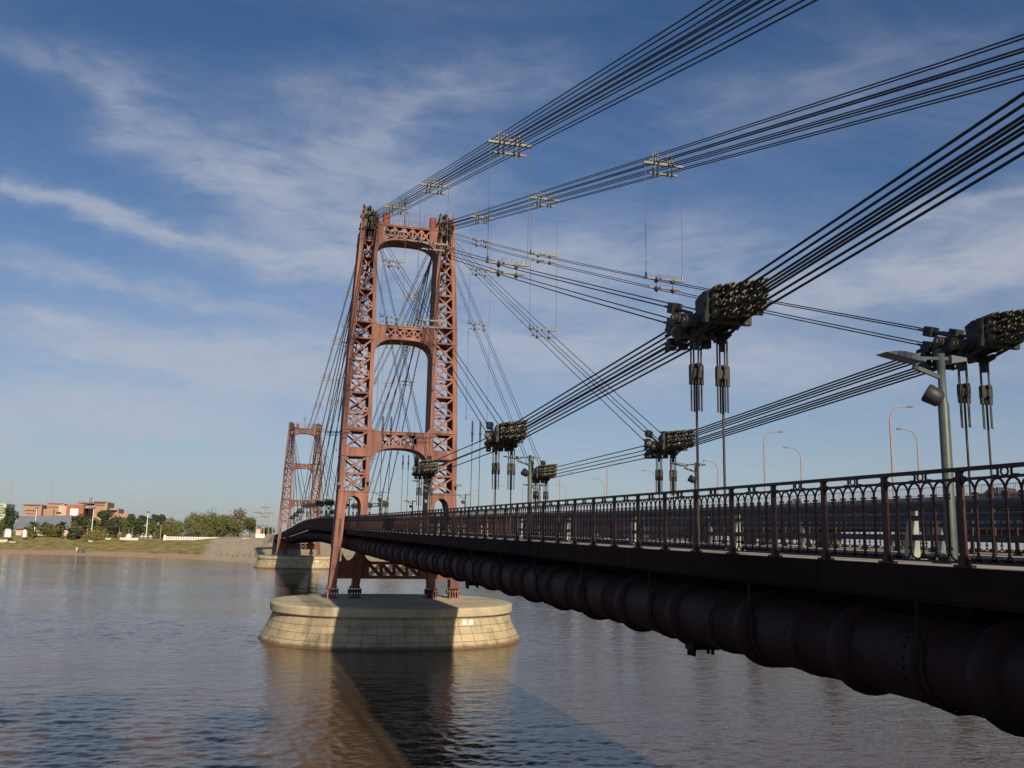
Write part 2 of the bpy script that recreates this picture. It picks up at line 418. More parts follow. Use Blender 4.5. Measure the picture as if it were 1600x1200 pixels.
# ------------------------------------------------------------------ towers
OUT = [(2.6,4.93),(10,4.5),(14,4.46),(18.8,4.33),(23.9,4.17),(29,3.88),(32.9,3.72)]
INN = [(2.6,2.3),(10,2.27),(18.8,2.28),(23.8,2.29),(29,2.40),(32.9,2.48)]
def fo(z): return lerp(OUT, z)
def fi(z): return lerp(INN, z)
LV = [10.5,11.85,13.2,13.75,15.2,16.62,18.04,19.46,20.88,22.3,23.6,24.92,26.24,27.56,28.88,30.2]
def make_tower(label):
    root = thing('bridge_tower', label, 'bridge tower', (XC, DT, ZP), 'red lattice bridge towers')
    HD = 1.1
    for s in (-1, 1):
        X = lambda o: XC + s*o
        g = MB()
        def quadcol(o0a, o1a, za, o0b, o1b, zb, y0, y1):
            g.ribbon([(X(o0a),za),(X(o0b),zb)], [(X(o1a),za),(X(o1b),zb)], y0, y1)
        zs = [7.4]+LV+[31.2, 32.85]
        for za, zb in zip(zs, zs[1:]):
            if za < 10.4 or za > 30.9: continue
            for y0, y1 in ((DT-HD, DT-HD+.42), (DT+HD-.42, DT+HD)):
                quadcol(fo(za)-.36, fo(za), za, fo(zb)-.36, fo(zb), zb, y0, y1)
                quadcol(fi(za), fi(za)+.30, za, fi(zb), fi(zb)+.30, zb, y0, y1)
            # solid side plates between front and back chords
            quadcol(fo(za)-.05, fo(za)-.02, za, fo(zb)-.05, fo(zb)-.02, zb, DT-HD+.42, DT+HD-.42)
            quadcol(fi(za)+.02, fi(za)+.05, za, fi(zb)+.02, fi(zb)+.05, zb, DT-HD+.42, DT+HD-.42)
        # projecting cover strips on the chords
        for za, zb in zip(zs[1:], zs[2:-1]):
            for yy in (DT-HD-.03, DT+HD):
                for a, w in (('o',.07),('i',.07)):
                    for off in ((.0, .29) if a == 'o' else (.0, .23)):
                        if a == 'o': quadcol(fo(za)-off-w, fo(za)-off, za, fo(zb)-off-w, fo(zb)-off, zb, yy, yy+.03)
                        else: quadcol(fi(za)+off, fi(za)+off+w, za, fi(zb)+off, fi(zb)+off+w, zb, yy, yy+.03)
        # solid band at the lower portal
        for y0, y1 in ((DT-HD+.03, DT-HD+.12), (DT+HD-.12, DT+HD-.03)):
            quadcol(fi(13.1)+.29, fo(13.1)-.35, 13.1, fi(13.85)+.29, fo(13.85)-.35, 13.85, y0, y1)
            quadcol(fi(15.05)+.29, fo(15.05)-.35, 15.05, fi(15.4)+.29, fo(15.4)-.35, 15.4, y0, y1)
        # ledge mouldings
        for z in (10.5, 13.2, 15.2, 23.6, 22.3, 30.3):
            g.ribbon([(X(fi(z)-.03),z-.05),(X(fi(z)-.03),z+.05)], [(X(fo(z)+.03),z-.05),(X(fo(z)+.03),z+.05)], DT-HD-.06, DT+HD+.06)
        leg = g.build('leg', M_RED, root)
        # battens and crossed bracing, front and back
        br = MB()
        for za, zb in zip(LV, LV[1:]):
            if zb-za < .8: continue
            for y in (DT-HD+.08, DT+HD-.08):
                a0, a1 = fi(za)+.27, fo(za)-.33; b0, b1 = fi(zb)+.27, fo(zb)-.33
                br.bar((X(a0),y-.02,za+.12),(X(b1),y-.02,zb-.12),.13,.03,(0,1,0))
                br.bar((X(a1),y+.02,za+.12),(X(b0),y+.02,zb-.12),.13,.03,(0,1,0))
                m0 = (X((a0+a1+b0+b1)/4), y, (za+zb)/2)
                br.box(m0[0]-.14, m0[0]+.14, y-.05, y+.05, m0[2]-.14, m0[2]+.14)
                for cx, cz in ((a0,za),(a1,za),(b0,zb),(b1,zb)):   # corner gussets
                    dx = .2 if cx in (a0,b0) else -.2; dzz = .26 if cz == za else -.26
                    br.prism([(X(cx),cz),(X(cx+dx),cz),(X(cx),cz+dzz)], y-.012, y+.012, lambda a,c,f: (a,f,c))
            for y in (DT-HD+.06, DT+HD-.06):
                br.bar((X(fi(zb)+.27),y,zb),(X(fo(zb)-.33),y,zb),.1,.16)
            # diaphragm between faces
            br.bar((X((fi(za)+fo(za))/2),DT-HD+.2,za+.03),(X((fi(za)+fo(za))/2),DT+HD-.2,za+.03),fo(za)-fi(za)-.75,.05) if za in (13.75,18.04,22.3,26.24,28.88) else None
        br.build('cross_bracing', M_REDB, leg)
        # arched foot panel that the walkway passes through
        ap = MB(); z0, z1 = 6.3, 10.45
        for y0, y1 in ((DT-HD, DT-HD+.14), (DT+HD-.14, DT+HD)):
            ci = lambda z: fi(z)+.52; co = lambda z: fo(z)-.62
            ap.ribbon([(X(fi(z)),z) for z in (z0,z1)], [(X(ci(z)),z) for z in (z0,z1)], y0, y1)
            ap.ribbon([(X(co(z)),z) for z in (z0,z1)], [(X(fo(z)),z) for z in (z0,z1)], y0, y1)
            lo = []; hi = []
            for k in range(13):
                t = k/12; c = ci(9.6)+(co(9.6)-ci(9.6))*t
                lo.append((X(c), 9.42+.72*math.sqrt(max(0,1-(2*t-1)**2)))); hi.append((X(c), z1))
            ap.ribbon(lo, hi, y0, y1)
            if s: pass
        for z00, z11 in ((6.3, 8.4), (8.4, 10.45)):
            ap.ribbon([(X(fo(z)-.62),z) for z in (z00,z11)], [(X(fo(z)-.56),z) for z in (z00,z11)], DT-HD+.14, DT+HD-.14)
            ap.ribbon([(X(fo(z)-.06),z) for z in (z00,z11)], [(X(fo(z)),z) for z in (z00,z11)], DT-HD+.14, DT+HD-.14)
            ap.ribbon([(X(fi(z)),z) for z in (z00,z11)], [(X(fi(z)+.06),z) for z in (z00,z11)], DT-HD+.14, DT+HD-.14)
            ap.ribbon([(X(fi(z)+.46),z) for z in (z00,z11)], [(X(fi(z)+.52),z) for z in (z00,z11)], DT-HD+.14, DT+HD-.14)
        ap.build('arch_panel', M_RED, leg)
        # posts below the deck, standing on pinned shoes
        for nm, a, w in (('o', fo, .58), ('i', None, .52)):
            p = MB()
            f0 = (lambda z: fo(z)-w) if nm == 'o' else (lambda z: 2.32+(6.4-z)*.1)
            dp = lambda z: .52+(z-3.4)*.12
            for za, zb in ((3.35, 4.9), (4.9, 6.4)):
                vs = []
                for z in (za, zb):
                    for oo in (f0(z), f0(z)+w):
                        for yy in (-1, 1): vs.append((X(oo), DT-.35+yy*dp(z), z))
                p.add(vs, [(0,1,3,2),(4,6,7,5),(0,2,6,4),(1,5,7,3),(0,4,5,1),(2,3,7,6)])
            c = f0(3.2)+w/2
            p.bar((X(c-.36),DT-.35,3.42),(X(c+.36),DT-.35,3.42),.9,.14)
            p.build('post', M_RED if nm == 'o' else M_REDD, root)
            sh = MB()
            sh.box(X(c)-.42, X(c)+.42, DT-.95, DT+.25, 2.6, 2.68)
            for k in range(4):
                xx = X(c)-.3+.2*k
                sh.prism([(-.48,2.68),(.48,2.68),(.3,3.1),(.22,3.35),(-.22,3.35),(-.3,3.1)], xx-.035, xx+.035, lambda a,bb,f: (f, DT-.35+a, bb))
            sh.cyl((X(c)-.5,DT-.35,3.12),(X(c)+.5,DT-.35,3.12),.13,10)
            for e in (-.5,.42): sh.cyl((X(c)+e,DT-.35,3.12),(X(c)+e+.08,DT-.35,3.12),.21,10)
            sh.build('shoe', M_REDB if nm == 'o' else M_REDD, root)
        # cable saddle on the head of the leg
        hd = MB(); rng = random.Random(5)
        xa, xb = X(fi(32)-.02), X(fo(32)-.10); xl, xr = min(xa,xb), max(xa,xb)
        hd.box(xl+.08, xr-.08, DT-1.0, DT+1.0, 31.15, 32.7)
        for k in range(110):
            x = rng.uniform(xl, xr); z = rng.uniform(31.0, 32.95); y0 = rng.choice((-1.0, .85)); ln = rng.uniform(.25,.5)
            sg = -1 if y0 < 0 else 1
            hd.cyl((x,DT+y0*.95,z),(x,DT+y0*.95+sg*ln,z),rng.uniform(.05,.085),6)
            hd.cyl((x,DT+y0*.95+sg*ln,z),(x,DT+y0*.95+sg*(ln+.15),z),.025,5)
        for k in range(14):
            x = rng.uniform(xl+.05, xr-.05); y = DT+rng.uniform(-.9,.9)
            hd.cyl((x,y,32.6),(x,y,32.95+rng.uniform(0,.12)),.05,6)
        for k in range(6):
            x = xl+.1+(xr-xl-.2)*k/5; y = DT-HD+.15
            hd.cyl((x,y,31.1),(x+rng.uniform(-.05,.05),y+.1,30.25),.045,6)
        hd.build('cable_saddle', M_SAD, root)
        hp = MB(); hp.ribbon([(X(fo(30.3)-.24),30.3),(X(fo(32.9)-.16),33.1)],[(X(fo(30.3)),30.3),(X(fo(32.9)),33.1)],DT-HD-.08,DT-HD+.05)
        hp.build('head_post', M_RED, root)
        # floodlights bolted on the legs above the deck
        for z, off in ((11.0,-.15),(11.3,.1)) if s < 0 else ((11.2,-.2),(9.9,.15)):
            fl = MB(); xx = X(fo(z)+.1) if off < 0 else X(fi(z)-.1)
            yb = DT-HD-.35
            fl.bar((xx, DT-HD, z-.1),(xx, yb, z),.06,.06)
            fl.prism([(-.2,-.12),(.2,-.12),(.26,.1),(-.26,.1)], 0, .2, lambda a,bb,f: (xx+a, yb-f, z+bb))
            fl.build('floodlight', M_LUM, root)
    # portal beams
    def beam(z1, zc, drop, pw, cells, wl, ct=.24):
        wv = fi(zc)+.02; top = []; n = 28
        def zb(x): t = min(1, abs(x)/wv); return zc - drop*(1-(1-t**pw)**(1/pw))
        g = MB(); xs = [wv*math.sin(math.pi/2*(k/n*2-1)) for k in range(n+1)]
        HDb = 1.0
        for y0, y1 in ((DT-HDb, DT-HDb+.12), (DT+HDb-.12, DT+HDb)):
            g.ribbon([(XC+x, zb(x)) for x in xs], [(XC+x, max(zb(x)+ct, zb(x))) for x in xs], y0, y1)
            g.ribbon([(XC+x, z1-ct) for x in xs], [(XC+x, z1) for x in xs], y0, y1)
            for sg in (-1, 1):
                ex = [sg*(wl+(wv-wl)*k/8) for k in range(9)]
                g.ribbon([(XC+x, min(zb(x)+ct-.01, z1-ct-.01)) for x in ex], [(XC+x, z1-ct+.01) for x in ex], y0+.02, y1-.02)
            # rounded fillets above the beam where it meets the legs
            for sg in (-1, 1):
                A = []; Bq = []
                for k in range(7):
                    t = k/6; x = sg*(wv-.55*(1-t)); 
                    A.append((XC+x, z1)); Bq.append((XC+x, z1+.0+.5*(1-math.sqrt(max(0,1-t*t)))+.002))
                g.ribbon(A, Bq, y0, y1)
        g.ribbon([(XC+x, zb(x)+.02) for x in xs], [(XC+x, zb(x)+.08) for x in xs], DT-HDb+.12, DT+HDb-.12)
        g.ribbon([(XC+x, z1-.1) for x in xs], [(XC+x, z1-.04) for x in xs], DT-HDb+.12, DT+HDb-.12)
        g.box(XC-wv, XC+wv, DT-HDb-.05, DT-HDb, z1-.06, z1+.02)
        o = g.build('portal_beam', M_RED, root)
        for y in (DT-HDb+.06, DT+HDb-.06):
            q = MB()
            for c in range(cells):
                xa = -wl+2*wl*c/cells; xb = -wl+2*wl*(c+1)/cells
                q.bar((XC+xa,y-.02,zb(xa)+.2),(XC+xb,y-.02,z1-.2),.12,.03,(0,1,0))
                q.bar((XC+xa,y+.02,z1-.2),(XC+xb,y+.02,zb(xb)+.2),.12,.03,(0,1,0))
                q.bar((XC+xb,y,zb(xb)+.2),(XC+xb,y,z1-.2),.16,.04,(0,1,0))
                xm = (xa+xb)/2; zm = (zb(xm)+.2+z1-.2)/2
                q.box(XC+xm-.13, XC+xm+.13, y-.04, y+.04, zm-.13, zm+.13)
            q.build('cross_bracing', M_REDB, o)
    beam(31.7, 30.5, 1.75, 3.2, 5, 1.8, .15)
    beam(23.5, 22.4, 2.0, 3.4, 4, 1.45)
    beam(15.15, 13.9, 2.0, 2.8, 3, 1.35)
    # girder low between the feet
    g = MB(); z0, z1 = 4.05, 5.3; w = 4.45; wl = 1.95
    for y0, y1 in ((DT-.85, DT-.75), (DT+.05, DT+.15)):
        g.box(XC-w, XC+w, y0, y1, z0, z0+.2); g.box(XC-w, XC+w, y0, y1, z1-.2, z1)
        for sg in (-1, 1):
            a, c = sorted((XC+sg*wl, XC+sg*w)); g.box(a, c, y0+.02, y1-.02, z0+.2, z1-.2)
        # round brackets up to the deck
        for sg in (-1, 1):
            for c0, dr in ((2.35,-1),(2.95,1),(3.95,-1)):
                A = []; Bq = []
                for k in range(9):
                    t = k/8; A.append((XC+sg*(c0+dr*.75*(1-math.sin(t*math.pi/2))), z1+.75-.75*math.cos(t*math.pi/2)-.0)); Bq.append((XC+sg*c0, z1+.75-.75*math.cos(t*math.pi/2)))
                g.ribbon(A, Bq, y0, y1)
    g.box(XC-w, XC+w, DT-.75, DT+.05, z1-.08, z1-.03); g.box(XC-w, XC+w, DT-.75, DT+.05, z0+.03, z0+.08)
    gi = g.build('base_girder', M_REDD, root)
    for y in (DT-.8, DT+.1):
        q = MB()
        for c in range(4):
            xa = XC-wl+2*wl*c/4; xb = xa+2*wl/4
            for dd in (-.09, .09):
                q.bar((xa+dd+.05,y-.015,z0+.2),(xb+dd-.05,y-.015,z1-.2),.08,.025,(0,1,0)); q.bar((xa+dd+.05,y+.015,z1-.2),(xb+dd-.05,y+.015,z0+.2),.08,.025,(0,1,0))
            q.bar((xb,y,z0+.18),(xb,y,z1-.18),.14,.03,(0,1,0))
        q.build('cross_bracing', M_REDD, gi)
    # service platform on top: thin railing, two red cabinets, star shaped lightning rod
    rl = MB()
    for y in (DT-.95, DT+.95):
        for z in (32.3, 32.75, 33.15): rl.cyl((XC-2.5,y,z-.25),(XC+2.5,y,z-.25),.010,5)
        for k in range(21): x = XC-2.5+.25*k; rl.cyl((x,y,31.7),(x,y,32.9),.005 if k % 5 else .018,4)
    rl.build('platform_railing', M_REDB, root)
    for x in (XC-1.75, XC+2.05):
        c = MB(); c.lathe([(0,31.72),(.24,31.72),(.28,31.85),(.28,32.7),(.24,32.82),(0,32.84)], (x,DT-.4,0), 12)
        for z in (32.0,32.3,32.6): c.lathe([(.282,z),(.295,z+.03),(.282,z+.06)], (x,DT-.4,0), 12)
        c.build('red_drum', M_CAB, root)
    c = MB(); c.cyl((XC-.2,DT,31.7),(XC-.2,DT,34.6),.03,6)
    for k in range(10):
        a = 2*math.pi*k/10; d = Vector((math.cos(a), .5*math.sin(a*1.7), math.sin(a)*.9))
        c.bar((XC-.2,DT,33.9), Vector((XC-.2,DT,33.9))+d*.85, .035, .02)
    c.build('lightning_rod', M_ROD, root)
    return root
tower = make_tower('tall red lattice bridge tower in the middle, standing on the near pier')
copy_tree(tower, (XC, DF, ZP), 'distant red lattice bridge tower, smaller, behind the near one')

# ------------------------------------------------------------------ deck
XL, XR = 6.80, 2*XC-6.80
Y0, Y1 = -14.0, 296.0
def sweep(sec, ys, zf=dz):
    """closed section of (x, z offset) swept along Y"""
    b = MB(); n = len(sec); vs = []
    for y in ys: vs += [(x, y, zf(y)+z) for x, z in sec]
    fs = []
    for i in range(len(ys)-1):
        for k in range(n): k2 = (k+1) % n; fs.append((i*n+k, i*n+k2, (i+1)*n+k2, (i+1)*n+k))
    fs.append(tuple(range(n))); fs.append(tuple(range((len(ys)-1)*n, len(ys)*n))[::-1])
    b.add(vs, fs); return b
YS = [Y0+2.34*k for k in range(int((Y1-Y0)/2.34)+1)]
deck = thing('bridge_deck', 'long dark red bridge deck of roadway and two walkways', 'bridge deck', (XC, DT, dz(DT)))
rect = lambda x0,x1,z0,z1: [(x0,z0),(x1,z0),(x1,z1),(x0,z1)]
sweep(rect(XL+.05,8.25,-.055,0), YS).build('walkway', M_SLAB, deck)
sweep(rect(12.99,XR-.05,-.055,0), YS).build('walkway', M_SLAB, deck)
sweep(rect(8.25,12.99,-.30,-.12), YS).build('roadway', M_ROAD, deck)
for xa, xb in ((XL,XL+.05),(XR-.05,XR)): sweep(rect(xa,xb,-.33,.006), YS).build('fascia', M_DECK, deck)
for xc in (8.2, 13.04): sweep(rect(xc-.12,xc+.12,-1.3,-.3), YS).build('main_girder', M_DECK, deck)
for xc in (XL+.1, XR-.1): sweep(rect(xc-.06,xc+.06,-.37,-.334), YS).build('fascia_flange', M_DECK, deck)
for k in range(66):
    y = -10+4.68*k
    b = MB(); b.bar((XL+.85,y,dz(y)-.6),(XR-.85,y,dz(y)-.6),.16,.38); b.build('floor_beam', M_DECK, deck)
for k in range(14):          # welded joints on the fascia
    y = 4.4+5.85*k
    b = MB(); b.box(XL-.012, XL, y-.03, y+.03, dz(y)-.335, dz(y)-.01); b.build('fascia_splice', M_DECK, deck)

# ------------------------------------------------------------------ railings
PW = 1.17
def panel_mesh(full=True):
    b = MB(); X = 0
    h = lambda z: z
    ns = 5 if full else 4
    def t(pts, r): b.tube([(0,y,z) for y,z in pts], r, ns)
    y0, y1 = .035, PW-.035
    b.bar((0,0,.985),(0,PW,.985),.06,.04); b.bar((0,y0,.885),(0,y1,.885),.035,.028); b.bar((0,y0,.055),(0,y1,.055),.035,.022)
    if full:
        c = PW/2
        for sg in (-1, 1):   # oval and curved brackets in the frieze
            t([(c+sg*.045*math.cos(a), .935+.04*math.sin(a)) for a in [(-.5+k/6)*math.pi for k in range(7)]], .01)
            t([(c+sg*(.085+.03*abs(math.cos(a))**1.5*0), .935+.045*math.sin(a)) for a in [(-.5+k/4)*math.pi for k in range(5)]], .013)
            t([(c+sg*.09,.97),(c+sg*.17,.972)], .012); t([(c+sg*.09,.9),(c+sg*.17,.897)], .012)
            e = c+sg*(c-.04); t([(e,.90),(e-sg*.02,.905),(e-sg*.05,.897)], .012); t([(e,.955),(e-sg*.02,.968),(e-sg*.06,.972)], .012)
    pitch = PW/6
    for k in range(6):
        a0 = k*pitch
        n = 8 if full else 4
        t([(a0+pitch/2-pitch/2*math.cos(math.pi*i/n), .745+.13*math.sin(math.pi*i/n)) for i in range(n+1)], .0125)
        t([(a0+pitch/2-pitch/2*math.cos(math.pi*i/n), .17-.10*math.sin(math.pi*i/n)) for i in range(n+1)], .0115)
        if k:
            t([(a0,.17),(a0,.75)], .0155)
            if full:
                for z in (.735,.70,.185): b.bar((0,a0,z-.014),(0,a0,z+.014),.046,.046,(0,1,0))
    return b
def post_mesh():
    b = MB(); b.box(-.027,.027,-.028,.028,0,.97); b.box(-.034,.034,-.036,.036,.955,1.0); b.box(-.06,.06,-.09,.09,.0,.03)
    b.box(-.042,.042,-.042,.042,.03,.12)
    for sg in (-1,1): b.cyl((0,sg*.07,.03),(0,sg*.07,.06),.014,6)
    return b
def railing(x, label):
    root = thing('bridge_railing', label, 'railing', (x, 0, dz(0)), 'cast iron railings along the bridge edges')
    pm = pmain = None; kpost = 0
    def put(o, y, z, sl):
        o.parent = root; o.location = (0, y, z-dz(0)); o.rotation_euler = (math.atan(sl), 0, 0)
    P0 = 7.83-PW*12
    proto = panel_mesh(True).build('railing_panel', M_RAIL); pp = post_mesh().build('railing_post', M_RAIL)
    first = True
    for k in range(69):
        y = P0+PW*k
        o = proto if first else proto.copy()
        q = pp if first else pp.copy()
        if not first: COL.objects.link(o); COL.objects.link(q)
        first = False
        sl = (dz(y+PW)-dz(y))/PW
        put(o, y, dz(y), sl); put(q, y, dz(y), 0)
    # beyond the near tower: panels of four bays, their posts in the same casting
    b4 = MB()
    src = panel_mesh(False); ps = post_mesh()
    for j in range(4):
        for ss in (src, ps):
            b4.add([(vx, vy+PW*j, vz) for vx,vy,vz in ss.v], ss.f)
    y = P0+PW*69; first = True; pr4 = b4.build('railing_panel', M_RAIL)
    while y < Y1-6 and kpost < 31:
        o = pr4 if first else pr4.copy()
        if not first: COL.objects.link(o)
        first = False; kpost += 1
        put(o, y, dz(y), (dz(y+4*PW)-dz(y))/(4*PW)); y += 4*PW
    # far remainder as one run
    b = MB()
    while y < Y1-6:
        for vs, f in ((b4.v, b4.f),):
            b.add([(vx+x, vy+y, vz+dz(y+vy)) for vx,vy,vz in vs], f)
        y += 4*PW
    o = b.build('railing_panel', M_RAIL, root); o['kind'] = 'stuff'
railing(6.90, 'maroon cast iron railing with arched balusters on the walkway edge nearest the viewer')
railing(2*XC-6.90, 'maroon cast iron railing on the far edge, seen across the roadway')

def guard(x, label, sgn):
    root = thing('guard_rail', label, 'guard rail', (x, 40, dz(40)), 'pipe guard rails beside the roadway')
    for z, r in ((.72,.075),(.55,.035),(.30,.04)):
        b = MB(); b.tube([(x, y, dz(y)+z) for y in YS if y > -8], r, 8); b.build('pipe_rail', M_TUBE, root)
    k = 0; y = 10.48-4.68*4
    while k < 62:
        z = dz(y); b = MB()
        prof = [(-.10,0),(.09,0),(.10,.16),(.06,.40),(.0,.66),(-.07,.80),(-.09,.66),(-.10,.3)]
        if y < 75 or k % 2 == 0:
            b.prism(prof, -.03, .03, lambda a,c,f: (x+sgn*a, y+f, z+c))
            b.box(x-.12,x+.12,y-.14,y+.14,z,z+.025)
            b.build('fin_post', M_FIN, root)
        y += 4.68; k += 1
guard(8.42, 'blue grey pipe guard rail with pale fin posts between left walkway and road', -1)
guard(2*XC-8.42, 'blue grey pipe guard rail on the far side of the roadway', 1)

# ------------------------------------------------------------------ water main slung under the walkway
pipe = thing('water_pipe', 'fat dark riveted water pipe slung under the left walkway', 'pipe', (7.45, 40, dz(40)-1.05))
PR = .47; PITCH = 2.33
def pz(y): return dz(y)-1.06
def pipe_sec():
    b = MB(); r = PR
    b.lathe([(r,0),(r,.95),(r+.022,.96),(r+.022,1.12),(r,1.13),(r,PITCH)], (0,0,0), 28, 'y')
    for k in range(26):
        a = 2*math.pi*(k+.5)/26
        for yy in (.90, 1.17):
            c = Vector((math.cos(a),0,math.sin(a)))
            b.cyl((c.x*r, yy, c.z*r), (c.x*(r+.02), yy, c.z*(r+.02)), .018, 5)
    return b
def collar():
    b = MB(); r = PR
    b.lathe([(r,-.2),(r+.05,-.17),(r+.085,-.06),(r+.09,0),(r+.085,.06),(r+.05,.17),(r,.2)], (0,0,0), 28, 'y'); return b
ps_ = pipe_sec().build('pipe_section', M_PIPE); cs_ = collar().build('collar', M_PIPE)
for k in range(96):
    y = 10.1-PITCH*8+PITCH*k
    for o, kk in ((ps_,0),(cs_,1)):
        if k: 
            o = o.copy(); COL.objects.link(o)
        o.parent = pipe; o.location = Vector((7.45, y, pz(y)))-Vector(pipe.location); o.rotation_euler = (math.atan((pz(y+PITCH)-pz(y))/PITCH),0,0)
for k in range(30):
    y = 8.6-3.5*2+3.5*k; b = MB(); z = pz(y); r = PR+.03
    pts = [(6.93,y,dz(y)-.3),(6.93,y,z+.28)] + [(7.45-r*math.cos(a),y,z+r*math.sin(a)) for a in [R(20-20*i) for i in range(0,11)]]
    b.tube(pts, .022, 6); b.build('strap', M_PIPE, pipe)
for y in (14.6, 31.5):
    b = MB(); z = pz(y)-PR
    b.box(7.2,7.7,y-.14,y+.14,z-.1,z+.06)
    for dy in (-.08,.08):
        b.cyl((7.25,y+dy,z-.1),(7.25,y+dy,z-.2),.04,8); b.cyl((7.6,y+dy,z-.1),(7.6,y+dy,z-.18),.03,8)
    b.build('bracket', M_PIPE, pipe)

# ------------------------------------------------------------------ cable system
XLC, XRC = 7.75, 2*XC-7.75
TOPN = [(-2,12.4),(14.7,16.75),(28.9,20.6),(43.2,24.5),(57.2,28.3),(70.4,31.95)]
def topz(y):
    if y <= DT: return lerp(TOPN, y)
    if y <= DF:
        t = (y-DT-SPAN/2)/(SPAN/2); return 23.4+8.55*abs(t)**1.2
    return 31.95-(y-DF)*.33
NODES = [(14.75,11.07),(28.9,10.35),(43.2,10.25)]
ATT = {'a':31.4}
def strandpath(pts, dx, dzz, end_scale=(1,1)):
    return [(p[0]+dx, p[1], p[2]+dzz) for p in pts]
def bundle(name, label, pts, cols, rows, r, group, n=6):
    mid = Vector(pts[len(pts)//2]); root = thing(name, label, 'cable', mid, group)
    for c in cols:
        for q in rows:
            b = MB(); rr = random.Random(round(c*977+q*313+pts[0][1]))
            P = [(x+c, y, z+q+(rr.uniform(-.007,.007) if 0 < i < len(pts)-1 else 0)) for i,(x,y,z) in enumerate(pts)]
            b.tube(P, r, n); b.build('strand', M_CABLE, root)
    return root
def interp_pts(x, y0, z0, y1, z1, n=10, sag=0.0):
    return [(x, y0+(y1-y0)*i/n, z0+(z1-z0)*i/n - sag*4*(i/n)*(1-i/n)) for i in range(n+1)]
TC = (-.36,-.20,.20,.36); TR = (.28,.02,-.28)
CC = (-.27,-.09,.09,.27); CR = (.15,-.15)
SC = (-.31,.31); SR = (.16,-.16)
def side(s): return 'left' if s == XLC else 'right'
ordn = ['first','second','third','fourth','fifth','sixth','seventh','eighth','ninth','tenth']
def spreader(x, y, z, kind, label):
    root = thing('cable_spreader', label, 'cable clamp', (x,y,z), 'spreader bars clamping the cable strands')
    if kind == 'top':
        b = MB(); b.box(x-.78,x+.78,y-.05,y+.04,z-.07,z+.01); b.build('upper_bar', M_GALV, root)
        b = MB(); b.box(x-.55,x+.55,y-.04,y+.04,z-.43,z-.37); b.build('lower_bar', M_GALV, root)
        for g in (-.28,.28):
            for dx in (-.14,-.045,.045,.14):
                b = MB(); b.cyl((x+g+dx,y,z-.52),(x+g+dx,y,z+.42),.014,5); b.box(x+g+dx-.02,x+g+dx+.02,y-.05,y+.04,z+.24,z+.29)
                b.build('bolt', M_GALV, root)
        b = MB(); b.box(x-.5,x+.5,y+.05,y+.10,z+.12,z+.17); b.build('rear_bar', M_GALV, root)
    else:
        b = MB(); b.box(x-.76,x+.76,y-.04,y+.04,z+.19,z+.26); b.build('upper_bar', M_GALV, root)
        b = MB(); b.box(x-.60,x+.60,y-.04,y+.04,z-.13,z-.07); b.build('lower_bar', M_GALV, root)
        for dx in SC:
            for zz in (.16,-.16):
                b = MB(); b.box(x+dx-.05,x+dx+.05,y-.07,y+.07,z+zz-.06,z+zz+.05); b.cyl((x+dx,y,z+zz-.12),(x+dx,y,z+zz+.16),.016,5)
                b.build('cable_clip', M_ROD, root)
        for dx in (-.5,-.2,.15,.48):
            b = MB(); b.cyl((x+dx,y,z+.27),(x+dx,y,z+.40),.012,5); b.build('bolt', M_GALV, root)
    return root
def wires(x, y, za, zb, label):
    root = thing('hanger_wire', label, 'wire', (x,y,(za+zb)/2), 'thin vertical wires between spreader bars')
    for dx in (-.70,.70):
        b = MB(); b.cyl((x+dx,y,zb+.2),(x+dx,y,za-.1),.011,4)
        b.cyl((x+dx,y,zb+.2),(x+dx,y,zb+.42),.04,6)
        b.build('wire', M_WIRE, root)

